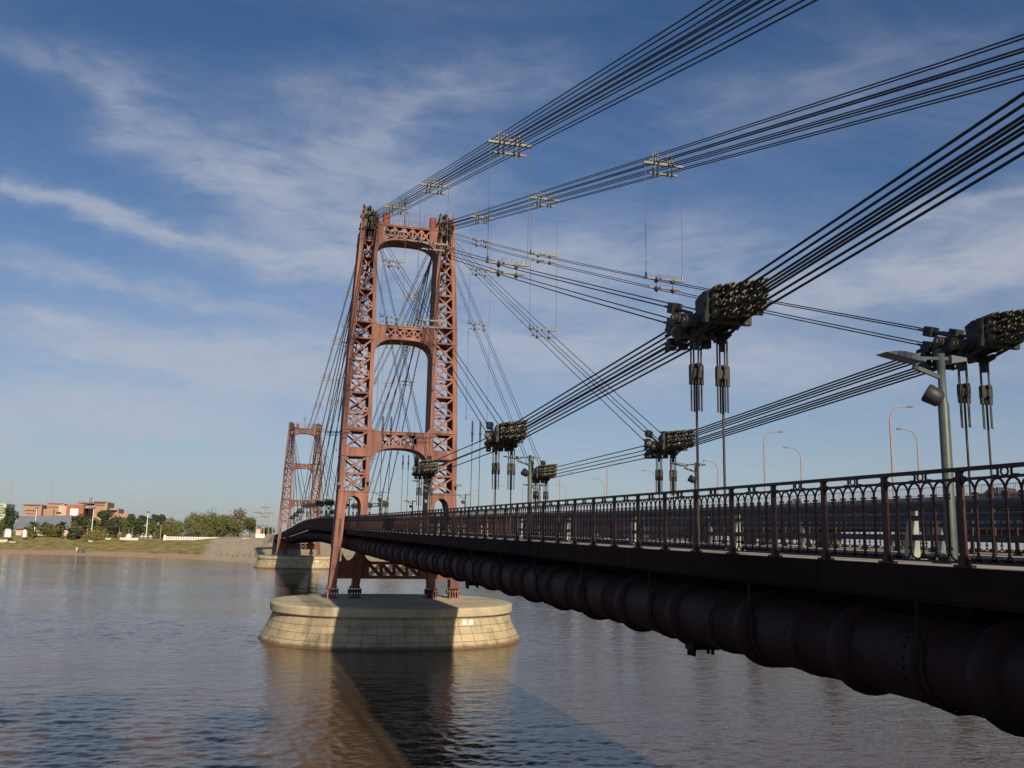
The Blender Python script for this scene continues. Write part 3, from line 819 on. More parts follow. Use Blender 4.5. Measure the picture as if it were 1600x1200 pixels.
def node(x, y, z, e, stays, label, detailed=True, cin=4):
    """cluster of yokes and sockets where the strands meet; e = +1 when the chain comes up towards the viewer"""
    root = thing('cable_node', label, 'cable clamp', (x,y,z), 'dark clusters of clamps and sockets on the cables')
    k = -e   # the heavy end
    for dx in (-.40,.40):
        b = MB(); b.prism([(k*.74,.0),(k*.74,.36),(k*.5,.38),(k*.3,.30),(k*.34,.02)], x+dx-.02, x+dx+.02, lambda a,c,f: (f, y+a, z+c)); b.build('yoke_plate', M_CLAMP, root)
    for dx in (-.40,-.16,.16,.40):
        b = MB(); b.prism([(-k*.05,.16),(-k*.45,.24),(-k*.62,.08),(-k*.55,-.22),(-k*.3,-.22),(k*.0,-.06)], x+dx-.02, x+dx+.02, lambda a,c,f: (f, y+a, z+c)); b.build('yoke_plate', M_CLAMP, root)
    for dx in (-.26,.26):
        b = MB(); b.prism([(-.07,-.36),(.07,-.36),(.09,-.1),(.06,.12),(-.06,.12),(-.09,-.1)], x+dx-.06, x+dx+.06, lambda a,c,f: (f, y+a, z+c)); b.build('hanger_bracket', M_CLAMP, root)
    for c in (-.27,.27):
        b = MB(); b.cyl((x+c,y+k*.1,z-.26),(x+c,y+k*1.15,z-.02),.03,6); b.cyl((x+c,y+k*.1,z-.26),(x+c,y+k*.25,z-.225),.06,7); b.build('tie_rod', M_CLAMP, root)
    for c in CC:
        for q in CR:
            b = MB(); b.cyl((x+c,y-k*.6,z+q*.8-.06),(x+c,y+k*.85,z+q*.9+.12),.03,6); b.build('tie_rod', M_CLAMP, root)
    for yy, za, zb, hw, hd_ in ((k*.68,.16,.38,.45,.05),(k*.68,-.16,.05,.45,.05)):
        b = MB(); b.box(x-hw,x+hw,y+yy-hd_,y+yy+hd_,z+za,z+zb); b.build('cross_block', M_CLAMP, root)
    for (pa, pb) in ((.35,.14),(.35,-.12),(-.1,.0)):
        b = MB(); b.cyl((x-.53,y-k*pa,z+pb),(x+.53,y-k*pa,z+pb),.105,12); b.cyl((x-.57,y-k*pa,z+pb),(x+.57,y-k*pa,z+pb),.06,8); b.build('pin', M_SOCK, root)
    # chain sockets at the heavy end
    rng = random.Random(int(y*10)+3)
    for ci, c in enumerate(CC):
        for q in CR:
            b = MB()
            for dd in (-.085,.085):
                for dxx in (-.045,.045):
                    ya = y+k*(.78+.16*ci*(1 if x < XC else 1)+rng.uniform(0,.04)); zz = z+q*.9+dd+.10+.10*(ya-y)*k*.9
                    b.cyl((x+c+dxx,ya-k*.25,zz-.02),(x+c+dxx,ya+k*.16,zz+.01),.05,7)
                    b.cyl((x+c+dxx,ya+k*.16,zz+.01),(x+c+dxx,ya+k*(.24+rng.uniform(0,.12)),zz+.03),.022,5)
            b.box(x+c-.07,x+c+.07,y+k*(.80+.16*ci)-.04,y+k*(.80+.16*ci)+.04,z+q*.9+.02,z+q*.9+.26)
            b.build('socket', M_SOCK, root)
    # outgoing sockets at the light end, stepped
    for ci, c in enumerate(CC):
        for q in CR:
            b = MB(); ya = y-k*(.62+.12*(3-ci))
            zz = z+q-.06
            b.box(x+c-.07,x+c+.07,ya-.07,ya+.07,zz-.11,zz+.11)
            for dd in (-.06,.06): b.cyl((x+c,ya,zz+dd),(x+c,ya-k*.26,zz+dd-.02),.026,5)
            b.build('socket', M_CLAMP, root)
    # sockets of the stays coming down from the tower head
    for (dy, dzz) in stays:
        d = Vector((0,dy,dzz)).normalized(); up = d.cross(Vector((1,0,0))).normalized()
        for q, base in ((.16,.80),(-.16,.86)):
            for c in SC:
                b = MB(); p = Vector((x+c,y,z)) + d*base + Vector((0,0,q))
                b.bar(p-d*.11, p+d*.11, .2, .2); b.cyl(p-d*.75,p+d*.13,.035,6)
                for ux in (-.07,.07):
                    b.cyl(p+d*.12+Vector((ux,0,0)), p+d*.3+Vector((ux,0,0)), .024, 5)
                b.build('socket', M_CLAMP, root)
    return root
def hanger(x, y, z, zdeck, label, u=1.0):
    root = thing('deck_hanger', label, 'hanger', (x,y,zdeck), 'vertical hangers carrying the deck')
    for dx in (-.26,.26):
        b = MB()
        b.box(x+dx-.035,x+dx+.035,y-.05,y+.05,z-.5,z-.25)
        for ux, uy in ((-.1*u,0),(.1*u,0),(0,.09*u),(.0,-.09*u)):
            b.cyl((x+dx+ux,y+uy,z-.3),(x+dx+ux,y+uy,z-1.62),.016,6)
        b.build('rod_bunch', M_ROD, root)
        b = MB(); b.prism([(-.125*u,.0),(.125*u,.0),(.125*u,.22),(.11*u,.25),(-.11*u,.25),(-.125*u,.22)], y-.045, y+.045, lambda a,c,f: (x+dx+a, f, z-1.02+c))
        b.cyl((x+dx-.1*u,y,z-1.14),(x+dx-.1*u,y,z-1.0),.042,7); b.cyl((x+dx+.1*u,y,z-1.14),(x+dx+.1*u,y,z-1.0),.042,7); b.cyl((x+dx,y,z-1.14),(x+dx,y,z-1.0),.05,6); b.bar((x+dx,y-.12*u,z-1.0),(x+dx,y+.12*u,z-1.0),.08,.05); b.bar((x+dx,y-.12*u,z-.79),(x+dx,y+.12*u,z-.79),.08,.05)
        b.build('coupling', M_CLAMP, root)
        b = MB(); b.cyl((x+dx,y,z-1.0),(x+dx,y,zdeck-.3),.022,6)
        b.build('hanger_rod', M_ROD, root)
    return root
for x in (XLC, XRC):
    sd = side(x)
    # ---- near span
    bundle('upper_cable', f'bundle of dark upper cables from the near tower head, {sd} side of the bridge',
           [(x,y,z) for y,z in TOPN], TC, TR, .018, 'bundled main cables')
    for i, (ny, nz) in enumerate(NODES):
        T0 = (70.2, ATT['a']-.25*i)
        bundle('stay_cable', f'four stays from near tower head down to {sd} cluster {["nearest the viewer","second from the viewer","closest to the near tower"][i]}',
               interp_pts(x, ny+.5, nz+.18, T0[0], T0[1], 10, .25-.07*i), SC, SR, .0155, 'inclined stay cables')
        d = (T0[0]-ny, T0[1]-nz)
        node(x, ny, nz, 1, [d], f'dark clamp cluster on {sd} cables, {["nearest the viewer","second from the viewer","closest to the near tower"][i]}')
        hanger(x, ny, nz, dz(ny), f'pair of hanger rods under the {sd} clamp cluster {["nearest the viewer","second from the viewer","closest to the near tower"][i]}')
    ch = [(-2,12.45)]+NODES
    nmc = ['rising from nearest cluster over the viewer','between the two clusters nearest the viewer','between second cluster and the one by near tower']
    for i in range(3):
        (ya, za), (yb, zb) = ch[i], ch[i+1]
        bundle('chain_cable', f'parallel lower cables on the {sd} side, {nmc[i]}', interp_pts(x, ya, za, yb, zb, 4, 0), CC if i < 2 else SC, CR, .020 if i < 2 else .019, 'lower chain cables')
    # spreaders and their thin wires
    for j, yy in enumerate((28.9, 43.2, 57.2)):
        wh = ['nearest the viewer','halfway to the near tower','just before the near tower'][j]
        lev = [('top', topz(yy), 'upper cables')]
        for i, (ny, nz) in enumerate(NODES):
            if yy > ny+5:
                t = (yy-ny-.5)/(70.2-ny-.5); zz = nz+.18+(ATT['a']-.25*i-nz-.18)*t - (.25-.07*i)*4*t*(1-t)
                lev.append(('stay', zz, ['upper','middle','steep'][i]+' stays'))
        for kind, zz, nm in lev:
            spreader(x, yy, zz, kind, f'pale spreader bars on the {sd} {nm}, {wh}')
        for (ka, za, na), (kb, zb, nb) in zip(lev, lev[1:]):
            wires(x, yy, za, zb, f'two thin wires on {sd}, {wh}, {na} to {nb}')
        if yy > 57:
            hanger(x, yy, lev[-1][1]-5.9, dz(yy), f'thin hanger pair hung from the steep {sd} stays beside the near tower', .45)
            wires(x, yy, lev[-1][1], lev[-1][1]-6.3, f'two thin wires from the steep {sd} stays to the hanger couplings')
    # ---- main span
    ys = [DT+1+(SPAN-2)*i/24 for i in range(25)]
    bundle('upper_cable', f'bundle of dark upper cables sagging between both towers, {sd} side', [(x,y,topz(y)) for y in ys], SC, (.2,-.2), .028, 'bundled main cables', 5)
    MN = [(DT+28.4, 10.6), (DT+42.5, 10.9), (DT+56.7, 11.2)]
    MF = [(DT+DF-a, z) for a, z in MN][::-1]
    MID = (DT+SPAN/2, 11.6)
    allm = MN + [MID] + MF
    st = []
    for i, (ny, nz) in enumerate(allm):
        which = f'{ordn[i]} from near tower'
        for near in ((True,) if i < 3 else (True, False) if i == 3 else (False,)):
            tw = DT+1.2 if near else DF-1.2
            bundle('stay_cable', f'four {sd} stays from {"near" if near else "distant"} tower head to main span cluster, {which}',
                   interp_pts(x, ny, nz+.15, tw, 31.3-.2*i, 8, .2), SC, SR, .024, 'inclined stay cables', 5)
            if near: st.append((ny, nz, tw, 31.3-.2*i, i))
        node(x, ny, nz, -1 if i < 4 else 1, [], f'small dark clamp cluster over main span, {sd} side, {which}')
        hanger(x, ny, nz, dz(ny), f'hanger pair under the main span {sd} cluster, {which}')
    for j, yy in enumerate((DT+14.2, DT+28.4, DT+42.5, DT+56.7, DT+70.9)):
        bay = f'{ordn[j]} bay beyond near tower'
        lev = [('top', topz(yy), 'upper cables')]
        for ny, nz, tw, tz, i in st[::-1]:
            if yy < ny-5:
                t = (yy-ny)/(tw-ny); lev.append(('stay', nz+.15+(tz-nz-.15)*t, f'{ordn[3-i]} stays from the top'))
        for kind, zz, nm in lev: spreader(x, yy, zz, kind, f'small spreader bars on {sd} {nm}, {bay}')
        for (ka, za, na), (kb, zb, nb) in list(zip(lev, lev[1:]))[:2]: wires(x, yy, za, zb, f'two faint wires on {sd}, {bay}, below {na}')
    seq = allm
    for i in range(6):
        (ya, za), (yb, zb) = seq[i], seq[i+1]
        bundle('chain_cable', f'lower cables of the main span, {sd} side, {ordn[i]} length from near tower', interp_pts(x, ya, za, yb, zb, 4, 0), SC, CR, .028, 'lower chain cables', 5)
    for k, yy in ((0,DT+14.2),(1,DF-14.2)):
        t = .5; hanger(x, yy, 15.0, dz(yy), f'hanger pair on main span {sd} side beside the {["near","distant"][k]} tower', .45)
        wires(x, yy, [st[0][1]+(31.3-st[0][1])*(1-14.2/27.2), 22][k], 14.6, f'two thin wires on main span {sd} side beside the {["near","distant"][k]} tower')
    # ---- beyond the distant tower
    bundle('upper_cable', f'dark cables descending behind the distant tower, {sd} side', [(x,DF+1,31.8),(x,DF+40,18.6),(x,DF+70,7.5)], SC, (.2,-.2), .04, 'bundled main cables', 5)
    bundle('stay_cable', f'stays dropping steeply behind the distant tower, {sd} side', [(x,DF+1,31.3),(x,DF+24,10.4)], SC, SR, .03, 'inclined stay cables', 5)
    # ---- anchorage behind the viewer
    bundle('upper_cable', f'backstay cables from the viewer down to the anchor block, {sd} side', [(x,-2,12.45),(x,-24,6.2)], TC, TR, .018, 'bundled main cables')
    b = MB(); b.prism([(-27,5.4),(-21,5.4),(-22.5,7.0),(-27,7.4)], x-1, x+1, lambda a,c,f: (f,a,c))
    tag(b.build('anchor_block', M_CONC, None, (x,-24,5.5)), f'concrete anchor block holding the {sd} backstay', 'anchor block', 'concrete cable anchors')

# ------------------------------------------------------------------ lamps on the bridge
def bridge_lamp(x, y, label):
    z = dz(y); root = thing('bridge_lamp', label, 'lamp post', (x,y,z), 'grey lamp posts along the bridge walkways')
    b = MB(); b.box(x-.16,x+.16,y-.16,y+.16,z,z+.03); b.lathe([(.064,z+.03),(.064,z+1.88),(.046,z+1.92),(.046,z+2.5),(0,z+2.5)], (x,y,0), 14)
    for a in range(4): b.cyl((x+.12*(1 if a%2 else -1),y+.12*(1 if a//2 else -1),z+.03),(x+.12*(1 if a%2 else -1),y+.12*(1 if a//2 else -1),z+.07),.016,6)
    b.build('post', M_LAMP, root)
    b = MB(); b.bar((x,y,z+2.44),(x-.40,y,z+2.42),.035,.035); b.bar((x,y,z+2.20),(x-.40,y,z+2.32),.035,.05)
    b.bar((x,y,z+2.45),(x+.16,y,z+2.43),.04,.04); b.build('bracket', M_LAMP, root)
    b = MB(); P = [(-.30,.02),(-.44,.055),(-.60,.055),(-.74,.03),(-.84,.0),(-.74,-.01),(-.44,-.022),(-.30,-.015)]
    b.prism(P, y-.11, y+.11, lambda a,c,f: (x+a, f, z+2.38+c+(-a-.3)*.12)); b.build('luminaire', M_LUM, root)
    b = MB(); b.prism([(.1,0),(.32,.04),(.32,.08),(.1,.1)], y-.07, y+.07, lambda a,c,f: (x+a, f, z+2.38+c)); b.build('luminaire', M_LUM, root)
    b = MB()
    b.bar((x,y,z+1.98),(x-.10,y,z+1.98),.03,.05)
    c0 = Vector((x-.14,y-.03,z+1.96)); d = Vector((-.5,.3,.35)).normalized()
    b.tube([c0-d*.09,c0-d*.06,c0+d*.10,c0+d*.12],.1,14,[.06,.1,.115,.10]); b.build('floodlight', M_DARK, root)
LY = (9.15, 26.4, 42.9, 59.2, 80, 100, 120, 140, 160, 180, 200)
for j, yy in enumerate(LY):
    for x, sd in ((7.9,'left'),(2*XC-7.9,'right')):
        w = ['nearest the viewer','second from the viewer','third from the viewer','just before the near tower'][j] if j < 4 else f'{ordn[j-4]} beyond the near tower'
        bridge_lamp(x, yy, f'grey lamp post on the {sd} walkway, {w}')

# ------------------------------------------------------------------ viaduct on the right
VXN, VXF = 65.8, 84.2
def vz(y): return 11.0+1.0*smooth(-20,110,y)*1.0 - 3.0*smooth(190,430,y)
VY = [-60+8*k for k in range(62)]
via = thing('road_viaduct', 'wide grey concrete road viaduct crossing the river behind the bridge', 'viaduct', (75, 100, 0))
sweep(rect(VXN,VXF,-.35,0), VY, vz).build('deck_slab', M_CONC, via)
for xa in (VXN+1.0, 73.3, 81.0): sweep([(xa,-2.9),(xa+2.2,-2.9),(xa+2.4,-.35),(xa-.2,-.35)], VY, vz).build('girder', M_CONC, via)
for xa in (VXN-.02, VXF-.28): sweep(rect(xa,xa+.3,-.0,.28), VY, vz).build('kerb', M_CONC, via)
for k in range(11):
    y = -40+40*k
    b = MB()
    for x in (69, 81): b.lathe([(.9,-2),(.9,vz(y)-3.9)], (x,y,0), 14)
    b.box(66.5,83.5,y-1,y+1,vz(y)-4.1,vz(y)-2.85); b.build('support', M_CONC, via)
for x, lb in ((VXN+.13,'grey barred railing on the near edge of the viaduct'),(VXF-.13,'grey barred railing on the far edge of the viaduct')):
    root = thing('viaduct_railing', lb, 'railing', (x,100,vz(100)), 'railings of the road viaduct')
    for k in range(38):
        ya = -50+12*k; b = MB()
        for z in (.42,1.25): b.bar((x,ya,vz(ya)+z),(x,ya+12,vz(ya+12)+z),.05,.05)
        for j in range(60):
            y = ya+.2*j; z = vz(y); w = .05 if j % 10 == 0 else .025
            b.bar((x,y,z+(.28 if j % 10 == 0 else .42)),(x,y,z+1.25),w,w,(0,1,0))
        b.build('railing_panel', M_VRAIL, root)
def vlamp(x, y, sg, label):
    z = vz(y); root = thing('street_lamp', label, 'street lamp', (x,y,z), 'curved lamps on the viaduct')
    top = 22.35; rad = 1.5
    b = MB(); pts = [(x,y,z),(x,y,top-rad-.3)]+[(x+sg*(rad-rad*math.cos(a)),y,top-rad-.3+rad*1.15*math.sin(a)) for a in [R(10*i) for i in range(1,10)]]+[(x+sg*2.5,y,top)]
    b.tube(pts, .08, 7, [.11]+[.095]+[.07]*10); b.build('pole', M_POLE, root)
    b = MB(); b.prism([(2.3,-.02),(2.4,.1),(2.95,.1),(3.05,.0),(2.95,-.08),(2.4,-.08)], y-.15, y+.15, lambda a,c,f: (x+sg*a,f,top+c)); b.build('lamp_head', M_LUM, root)
for k, y in enumerate((57,85,111,140,169,198,228,258,290)):
    vlamp(66.3, y, 1, f'curved pinkish street lamp on near edge of viaduct, {ordn[k]} from the right')
for k, y in enumerate((76,102,129,156.5,184.5,215,244,274)):
    vlamp(83.6, y, -1, f'curved pinkish street lamp on far edge of viaduct, {ordn[k]} from the right')

def car(x, y, z, paint, label, suv=False):
    root = thing('parked_car' if False else 'car', label, 'car', (x,y,z), 'cars on the viaduct')
    to = lambda a,c,f: (x+f, y+a, z+c)
    b = MB(); body = [(-2.1,.35),(2.1,.3),(2.15,.6),(1.95,.8),(1.1,.92),(-1.9,1.0),(-2.1,.85)]
    b.prism(body, -.85, .85, to); cab = [(1.05,.9),(.35,1.38),(-.9,1.46),(-1.7,1.3),(-1.95,.95)]
    n = len(cab); vs = [(x-.84,y+a,z+c) if c < 1.1 else (x-.66,y+a,z+c) for a,c in cab]+[(x+.84,y+a,z+c) if c < 1.1 else (x+.66,y+a,z+c) for a,c in cab]
    b.add(vs, [tuple(range(n))[::-1], tuple(range(n,2*n))]+[(i,(i+1)%n,n+(i+1)%n,n+i) for i in range(n)])
    b.build('body', paint, root)
    for s in (-1,1):
        b = MB(); w = [(.85,.97),(.3,1.31),(-.3,1.36),(-.3,.97)]; w2 = [(-.38,.97),(-.38,1.36),(-.9,1.39),(-1.5,1.25),(-1.65,.99)]
        for ww in (w, w2):
            b.add([(x+s*(.855-.18*max(0,min(1,(c-.95)/.45))+.008),y+a,z+c) for a,c in ww], [tuple(range(len(ww)))])
        b.build('side_window', M_GLASS, root)
        for yy in (-1.3,1.3):
            b = MB(); b.cyl((x+s*.68,y+yy,z+.32),(x+s*.87,y+yy,z+.32),.32,16); wh = b.build('wheel', M_RUB, root)
            b = MB(); b.cyl((x+s*.86,y+yy,z+.32),(x+s*.885,y+yy,z+.32),.19,12); b.build('rim', M_LUM, wh)
car(73.5, 78.3, vz(78.3), M_CAR, 'dark red car driving on the viaduct, seen above the railing')
car(72.0, 112, vz(112), M_CAR2, 'silver car on the viaduct behind the bridge railing')

# ------------------------------------------------------------------ vegetation
def crown_mesh(h, w, base, leaf, seed, nb=8, per=260, flat=1.0, droop=0, sparse=1.0):
    rng = random.Random(seed); b = MB(); blobs = []
    for k in range(nb):
        a = rng.uniform(0,2*math.pi); rr = rng.uniform(0,.62)*w/2
        zz = base+(h-base)*rng.uniform(.18,.86)
        sz = rng.uniform(.20,.36)*w*(1-.35*(zz-base)/(h-base))
        blobs.append((Vector((rr*math.cos(a), rr*math.sin(a), zz)), sz))
    blobs.append((Vector((0,0,base+(h-base)*.8)), w*.22))
    for c, sz in blobs:
        for k in range(int(per*sparse)):
            d = Vector((rng.gauss(0,1),rng.gauss(0,1),rng.gauss(0,1)*flat)).normalized()
            p = c + d*sz*(rng.random()**.4)*rng.uniform(.85,1.12)
            p.z -= droop*rng.random()*sz
            n = (d*.7+Vector((rng.gauss(0,.5),rng.gauss(0,.5),rng.gauss(0,.5)+.25))).normalized()
            u = n.orthogonal().normalized(); v = n.cross(u); s1 = leaf*rng.uniform(.6,1.3); s2 = s1*rng.uniform(.45,.8)
            if droop: u, v = Vector((rng.gauss(0,.2),rng.gauss(0,.2),-1)).normalized(), Vector((rng.gauss(0,1),rng.gauss(0,1),0)).normalized(); s1 *= 1.3; s2 *= .6
            q = rng.random()*6.28; u2 = u*math.cos(q)+v*math.sin(q) if not droop else u; v2 = -u*math.sin(q)+v*math.cos(q) if not droop else v
            b.add([p-u2*s1, p+v2*s2, p+u2*s1, p-v2*s2], [(0,1,2,3)])
    return b, blobs
def tree(x, y, h, w, lm, label, group, seed, base=.25, leaf=.32, nb=8, per=240, flat=.8, droop=0, cat='tree', z=None, sparse=1, name='tree'):
    if z is None: z = bank_z(x, y)[0]-.1
    root = thing(name, label, cat, (x,y,z), group)
    cm, blobs = crown_mesh(h, w, h*base, leaf, seed, nb, per, flat, droop, sparse)
    cm.v = [(a+x, c+y, e+z) for a,c,e in cm.v]; cm.build('crown', lm, root)
    t = MB(); tr = max(.1, h*.022)
    t.tube([(x,y,z),(x+.1,y,z+h*.3),(x-.05,y,z+h*.75)], tr, 7, [tr*1.3,tr,tr*.35])
    for c, sz in blobs[:6]:
        t.tube([(x,y,z+h*base*.9), (x+c.x*.5,y+c.y*.5,z+(h*base*.9+c.z)/2+.2), (x+c.x,y+c.y,z+c.z)], tr*.4, 5, [tr*.55,tr*.35,tr*.15])
    t.build('trunk', M_TRUNK, root)
    return root
CAM = Vector((0,0,7.145)); F = 1439.77; YAW=.2695; PITCH_=.1671; ROLL=.0188
fw = Vector((math.sin(YAW)*math.cos(PITCH_), math.cos(YAW)*math.cos(PITCH_), math.sin(PITCH_)))
r0 = Vector((math.cos(YAW), -math.sin(YAW), 0)); u0 = r0.cross(fw)
rt = r0*math.cos(ROLL)+u0*math.sin(ROLL); up = -r0*math.sin(ROLL)+u0*math.cos(ROLL)
def at(px, py, Y):
    """where the sight line through a photo point meets the vertical plane at distance Y: for surveying the far bank"""
    d = fw + rt*((px-800)/F) - up*((py-600)/F); return CAM + d*(Y/d.y)
def far_tree(px, pt, pw, Y, lm, label, group, seed, **kw):
    c = at(px, pt, Y); a = at(px-pw/2, pt, Y); e = at(px+pw/2, pt, Y)
    zb = bank_z(c.x, Y)[0]-.1
    return tree(c.x, Y, (c.z-zb)*1.06, (e.x-a.x)*1.25, lm, label, group, seed, **kw)
G1 = 'trees along the far riverbank'
S = 0
for (px, pt, pw, Y, lm, lab, kw) in [
    (15,794,30,372,L_DARK,'dark feathery tree at the left edge beside the pale green tower block',dict(flat=1.3,base=.15)),
    (72,818,24,366,L_MID,'olive bushy tree between the two palms',dict(base=.1)),
    (128,806,34,372,L_DARK,'dark spreading tree below the white panel of the brick complex',dict(base=.15)),
    (118,822,26,362,L_MID,'low olive bush in front of the grey shed roof',dict(base=.08)),
    (165,799,26,378,L_DARK,'tall dark conifer right of the brick complex',dict(flat=1.4,base=.12)),
    (183,808,30,375,L_DARK,'broad dark tree in the middle of the left bank',dict(base=.12)),
    (205,806,26,377,L_DARK,'dark round tree behind the white posts',dict(base=.12)),
    (222,805,20,379,L_DARK,'dark narrow tree left of the tall white lamp pole',dict(base=.12)),
    (241,804,16,380,L_DARK,'small dark tree just right of the tall white lamp pole',dict(base=.3)),
    (254,806,16,380,L_DARK,'dark tufted tree between lamp pole and willows',dict(base=.3)),
    (266,812,30,372,L_BARE,'half bare greyish tree left of the big willows',dict(sparse=.5)),
    (150,812,26,371,L_MID,'olive tree hiding the foot of the brick tower',dict(base=.06)),
    (174,814,24,368,L_DARK,'dark low tree between two taller dark trees',dict(base=.06)),
    (194,812,24,370,L_MID,'olive tree between the broad dark tree and the white posts',dict(base=.06)),
    (213,813,22,371,L_DARK,'dark bushy tree just left of the narrow one',dict(base=.06)),
    (239,815,26,368,L_MID,'low olive tree below the small dark one',dict(base=.05)),
    (257,820,26,362,L_WIL,'low pale tree at the left end of the boardwalk',dict(base=.05)),
    (279,816,28,364,L_WIL,'medium willow left of the leftmost big willow',dict(droop=.4,base=.05)),
    (314,802,34,364,L_WIL,'willow filling the gap left of the tallest one',dict(droop=.5,base=.05)),
    (343,814,40,352,L_MID,'olive thicket low behind the right half of the balustrade',dict(base=.03)),
    (366,816,36,350,L_WIL,'pale thicket right of the balustrade end',dict(base=.03)),
    (88,824,26,364,L_MID,'low shrub left of the right palm tree',dict(base=.03)),
    (112,829,22,358,L_DARK,'dark low shrub beside the right palm tree',dict(base=.03)),
    (46,826,22,368,L_MID,'low shrub right of the narrow gate pillar',dict(base=.03)),
    (3,815,16,366,L_MID,'shrub cut by the left picture edge',dict(base=.05)),
    (160,834,44,352,L_YEL,'yellowing bush on the grassy slope',dict(base=.05)),
    (143,836,24,350,L_YEL,'small yellow shrub on the grass below the lattice mast',dict(base=.05)),
    (300,806,36,362,L_WIL,'leftmost big willow behind the thatched roof',dict(droop=.5,base=.1)),
    (330,799,52,366,L_WIL,'tallest green willow behind the white balustrade',dict(droop=.5,nb=11,base=.1)),
    (352,806,34,356,L_WIL,'leafy willow right of the thatched roof',dict(droop=.5,base=.08)),
    (375,797,40,358,L_BARE,'brownish half bare tree left of the utility poles',dict(nb=10,sparse=.8,base=.1)),
    (392,812,26,350,L_MID,'green tree beside the top of the earth ramp',dict(base=.08)),
    (418,827,22,370,L_DARK,'dark low tree behind the white kiosk wall',dict(base=.1)),
    ]:
    S += 1; far_tree(px, pt, pw, Y, lm, lab, G1, 100+S, **kw)
# trees past the viaduct on the right
for k, (x, y, h, w, lm, lab) in enumerate([(38,262,7,9,L_MID,'olive tree beyond the bridge seen between balusters, nearest the tower'),(52,255,6,10,L_WIL,'pale green tree under the viaduct seen between balusters'),
    (66,268,8,10,L_DARK,'dark tree below the viaduct girder'),(80,258,6.5,11,L_MID,'broad olive tree below the viaduct'),(98,262,8,12,L_WIL,'willow past the viaduct'),(118,266,7,11,L_MID,'bushy tree far past the viaduct'),
    (140,270,9,12,L_DARK,'dark tall tree far right past the viaduct'),(165,275,8,14,L_MID,'wide olive tree at the far right bank'),(195,285,9,14,L_WIL,'pale willow at the far right bank'),(230,290,9,15,L_DARK,'dark crown at far right edge of bank')]):
    tree(x, y, h, w, lm, lab, 'trees on the far bank right of the tower', 300+k, base=.08)
# trees on the near bank behind the viewer; their shadow lies on the water at lower left
for k, (x, y, h, w) in enumerate([(-1.8,-7,21,8),(3.3,-7.5,18.5,4.5),(-5.6,-7,19.5,6)]):
    tree(x, y, h, w, L_DARK, ['tall tree on the near bank behind the viewer','shorter tree on the near bank behind the viewer, towards the bridge','slim tree on the near bank farthest from the bridge'][k], 'trees on the near bank', 500+k, base=.35, leaf=.28, per=500, z=5.4)
def palm(px, py, Y, hpx, label, seed):
    c = at(px, py, Y); z = bank_z(c.x, Y)[0]-.1; x = c.x; h = c.z-z; rng = random.Random(seed)
    root = thing('palm_tree', label, 'palm tree', (x,Y,z), 'palms on the far bank')
    b = MB(); b.tube([(x,Y,z),(x+.15,Y,z+h*.45),(x,Y,z+h*.8)], .22, 7, [.28,.2,.18]); b.build('trunk', M_TRUNK, root)
    b = MB()
    for k in range(26):
        a = rng.uniform(0,6.28); el = rng.uniform(-.2,1.2); L = h*.42
        d = Vector((math.cos(a)*math.cos(el), math.sin(a)*math.cos(el), math.sin(el))); sd = Vector((-math.sin(a),math.cos(a),0))
        o = Vector((x,Y,z+h*.78)); P = [o+d*L*t+Vector((0,0,-L*.55*t*t)) for t in (0,.25,.5,.75,1)]; W = [.1,.42,.5,.35,.03]
        vs = []
        for p, w in zip(P, W): vs += [p-sd*w+Vector((0,0,-w*.5)), p, p+sd*w+Vector((0,0,-w*.5))]
        fs = []
        for i in range(4): fs += [(3*i,3*i+1,3*i+4,3*i+3),(3*i+1,3*i+2,3*i+5,3*i+4)]
        b.add(vs, fs)
    b.build('fronds', L_PALM, root)
palm(53, 812, 356, 0, 'left palm tree beside the second white pillar', 1)
palm(99, 813, 356, 0, 'right palm tree in front of the grey shed roof', 2)

# ------------------------------------------------------------------ far bank buildings and furniture
def pbox(b, x0, x1, yt, yb, Y, depth):
    """box on the far bank: photo extents at its front plane Y"""
    a = at(x0, yt, Y); c = at(x1, yb, Y); b.box(a.x, c.x, Y, Y+depth, c.z, a.z); return a, c
bc = thing('brick_building', 'large orange brick complex with a white panel on a red front block', 'building', (at(110,830,430).x, 440, 5.4))
YB = 430
def blk(nm, x0, x1, yt, yb, Y, dep, m, par=bc):
    b = MB(); pbox(b, x0, x1, yt, yb, Y, dep); return b.build(nm, m, par)
blk('wall', 37, 61, 789, 835, YB, 25, M_BRICK); blk('wall', 58, 80, 795, 835, YB+4, 20, M_BRICK)
blk('wall', 74, 96, 787, 835, YB+6, 22, M_BRICK); w4 = blk('wall', 92, 106, 790, 835, YB+2, 20, M_BEIGE)
w5 = blk('wall', 104.5, 127, 788, 835, YB-4, 22, M_BRICR); blk('white_panel', 110, 121.5, 794.5, 806, YB-4.3, .29, M_WHITE, w5)
blk('wall', 124, 147, 790, 835, YB+8, 20, M_BEIGE); w6 = blk('wall', 148, 164, 784, 835, YB-2, 20, M_BRICK)
blk('wall', 164, 182, 794, 835, YB+6, 18, M_BRICK); blk('wall', 176, 198, 802, 835, YB+2, 15, M_BRICK)
blk('roof', 35.5, 61.5, 787.6, 789.2, YB-.8, 27, M_BRICR); blk('roof', 122, 147, 784, 787, YB-3, 30, M_BRICR); blk('roof', 147, 165, 783, 785.2, YB-3, 22, M_BRICR)
blk('roof', 164, 182.5, 794, 797, YB+4, 20, M_ROOF); blk('canopy', 123, 147, 790, 794.5, YB-1.5, 9, M_ROOF); blk('roof', 73.5, 96.5, 785.8, 787.3, YB+5.5, 24, M_BRICR)
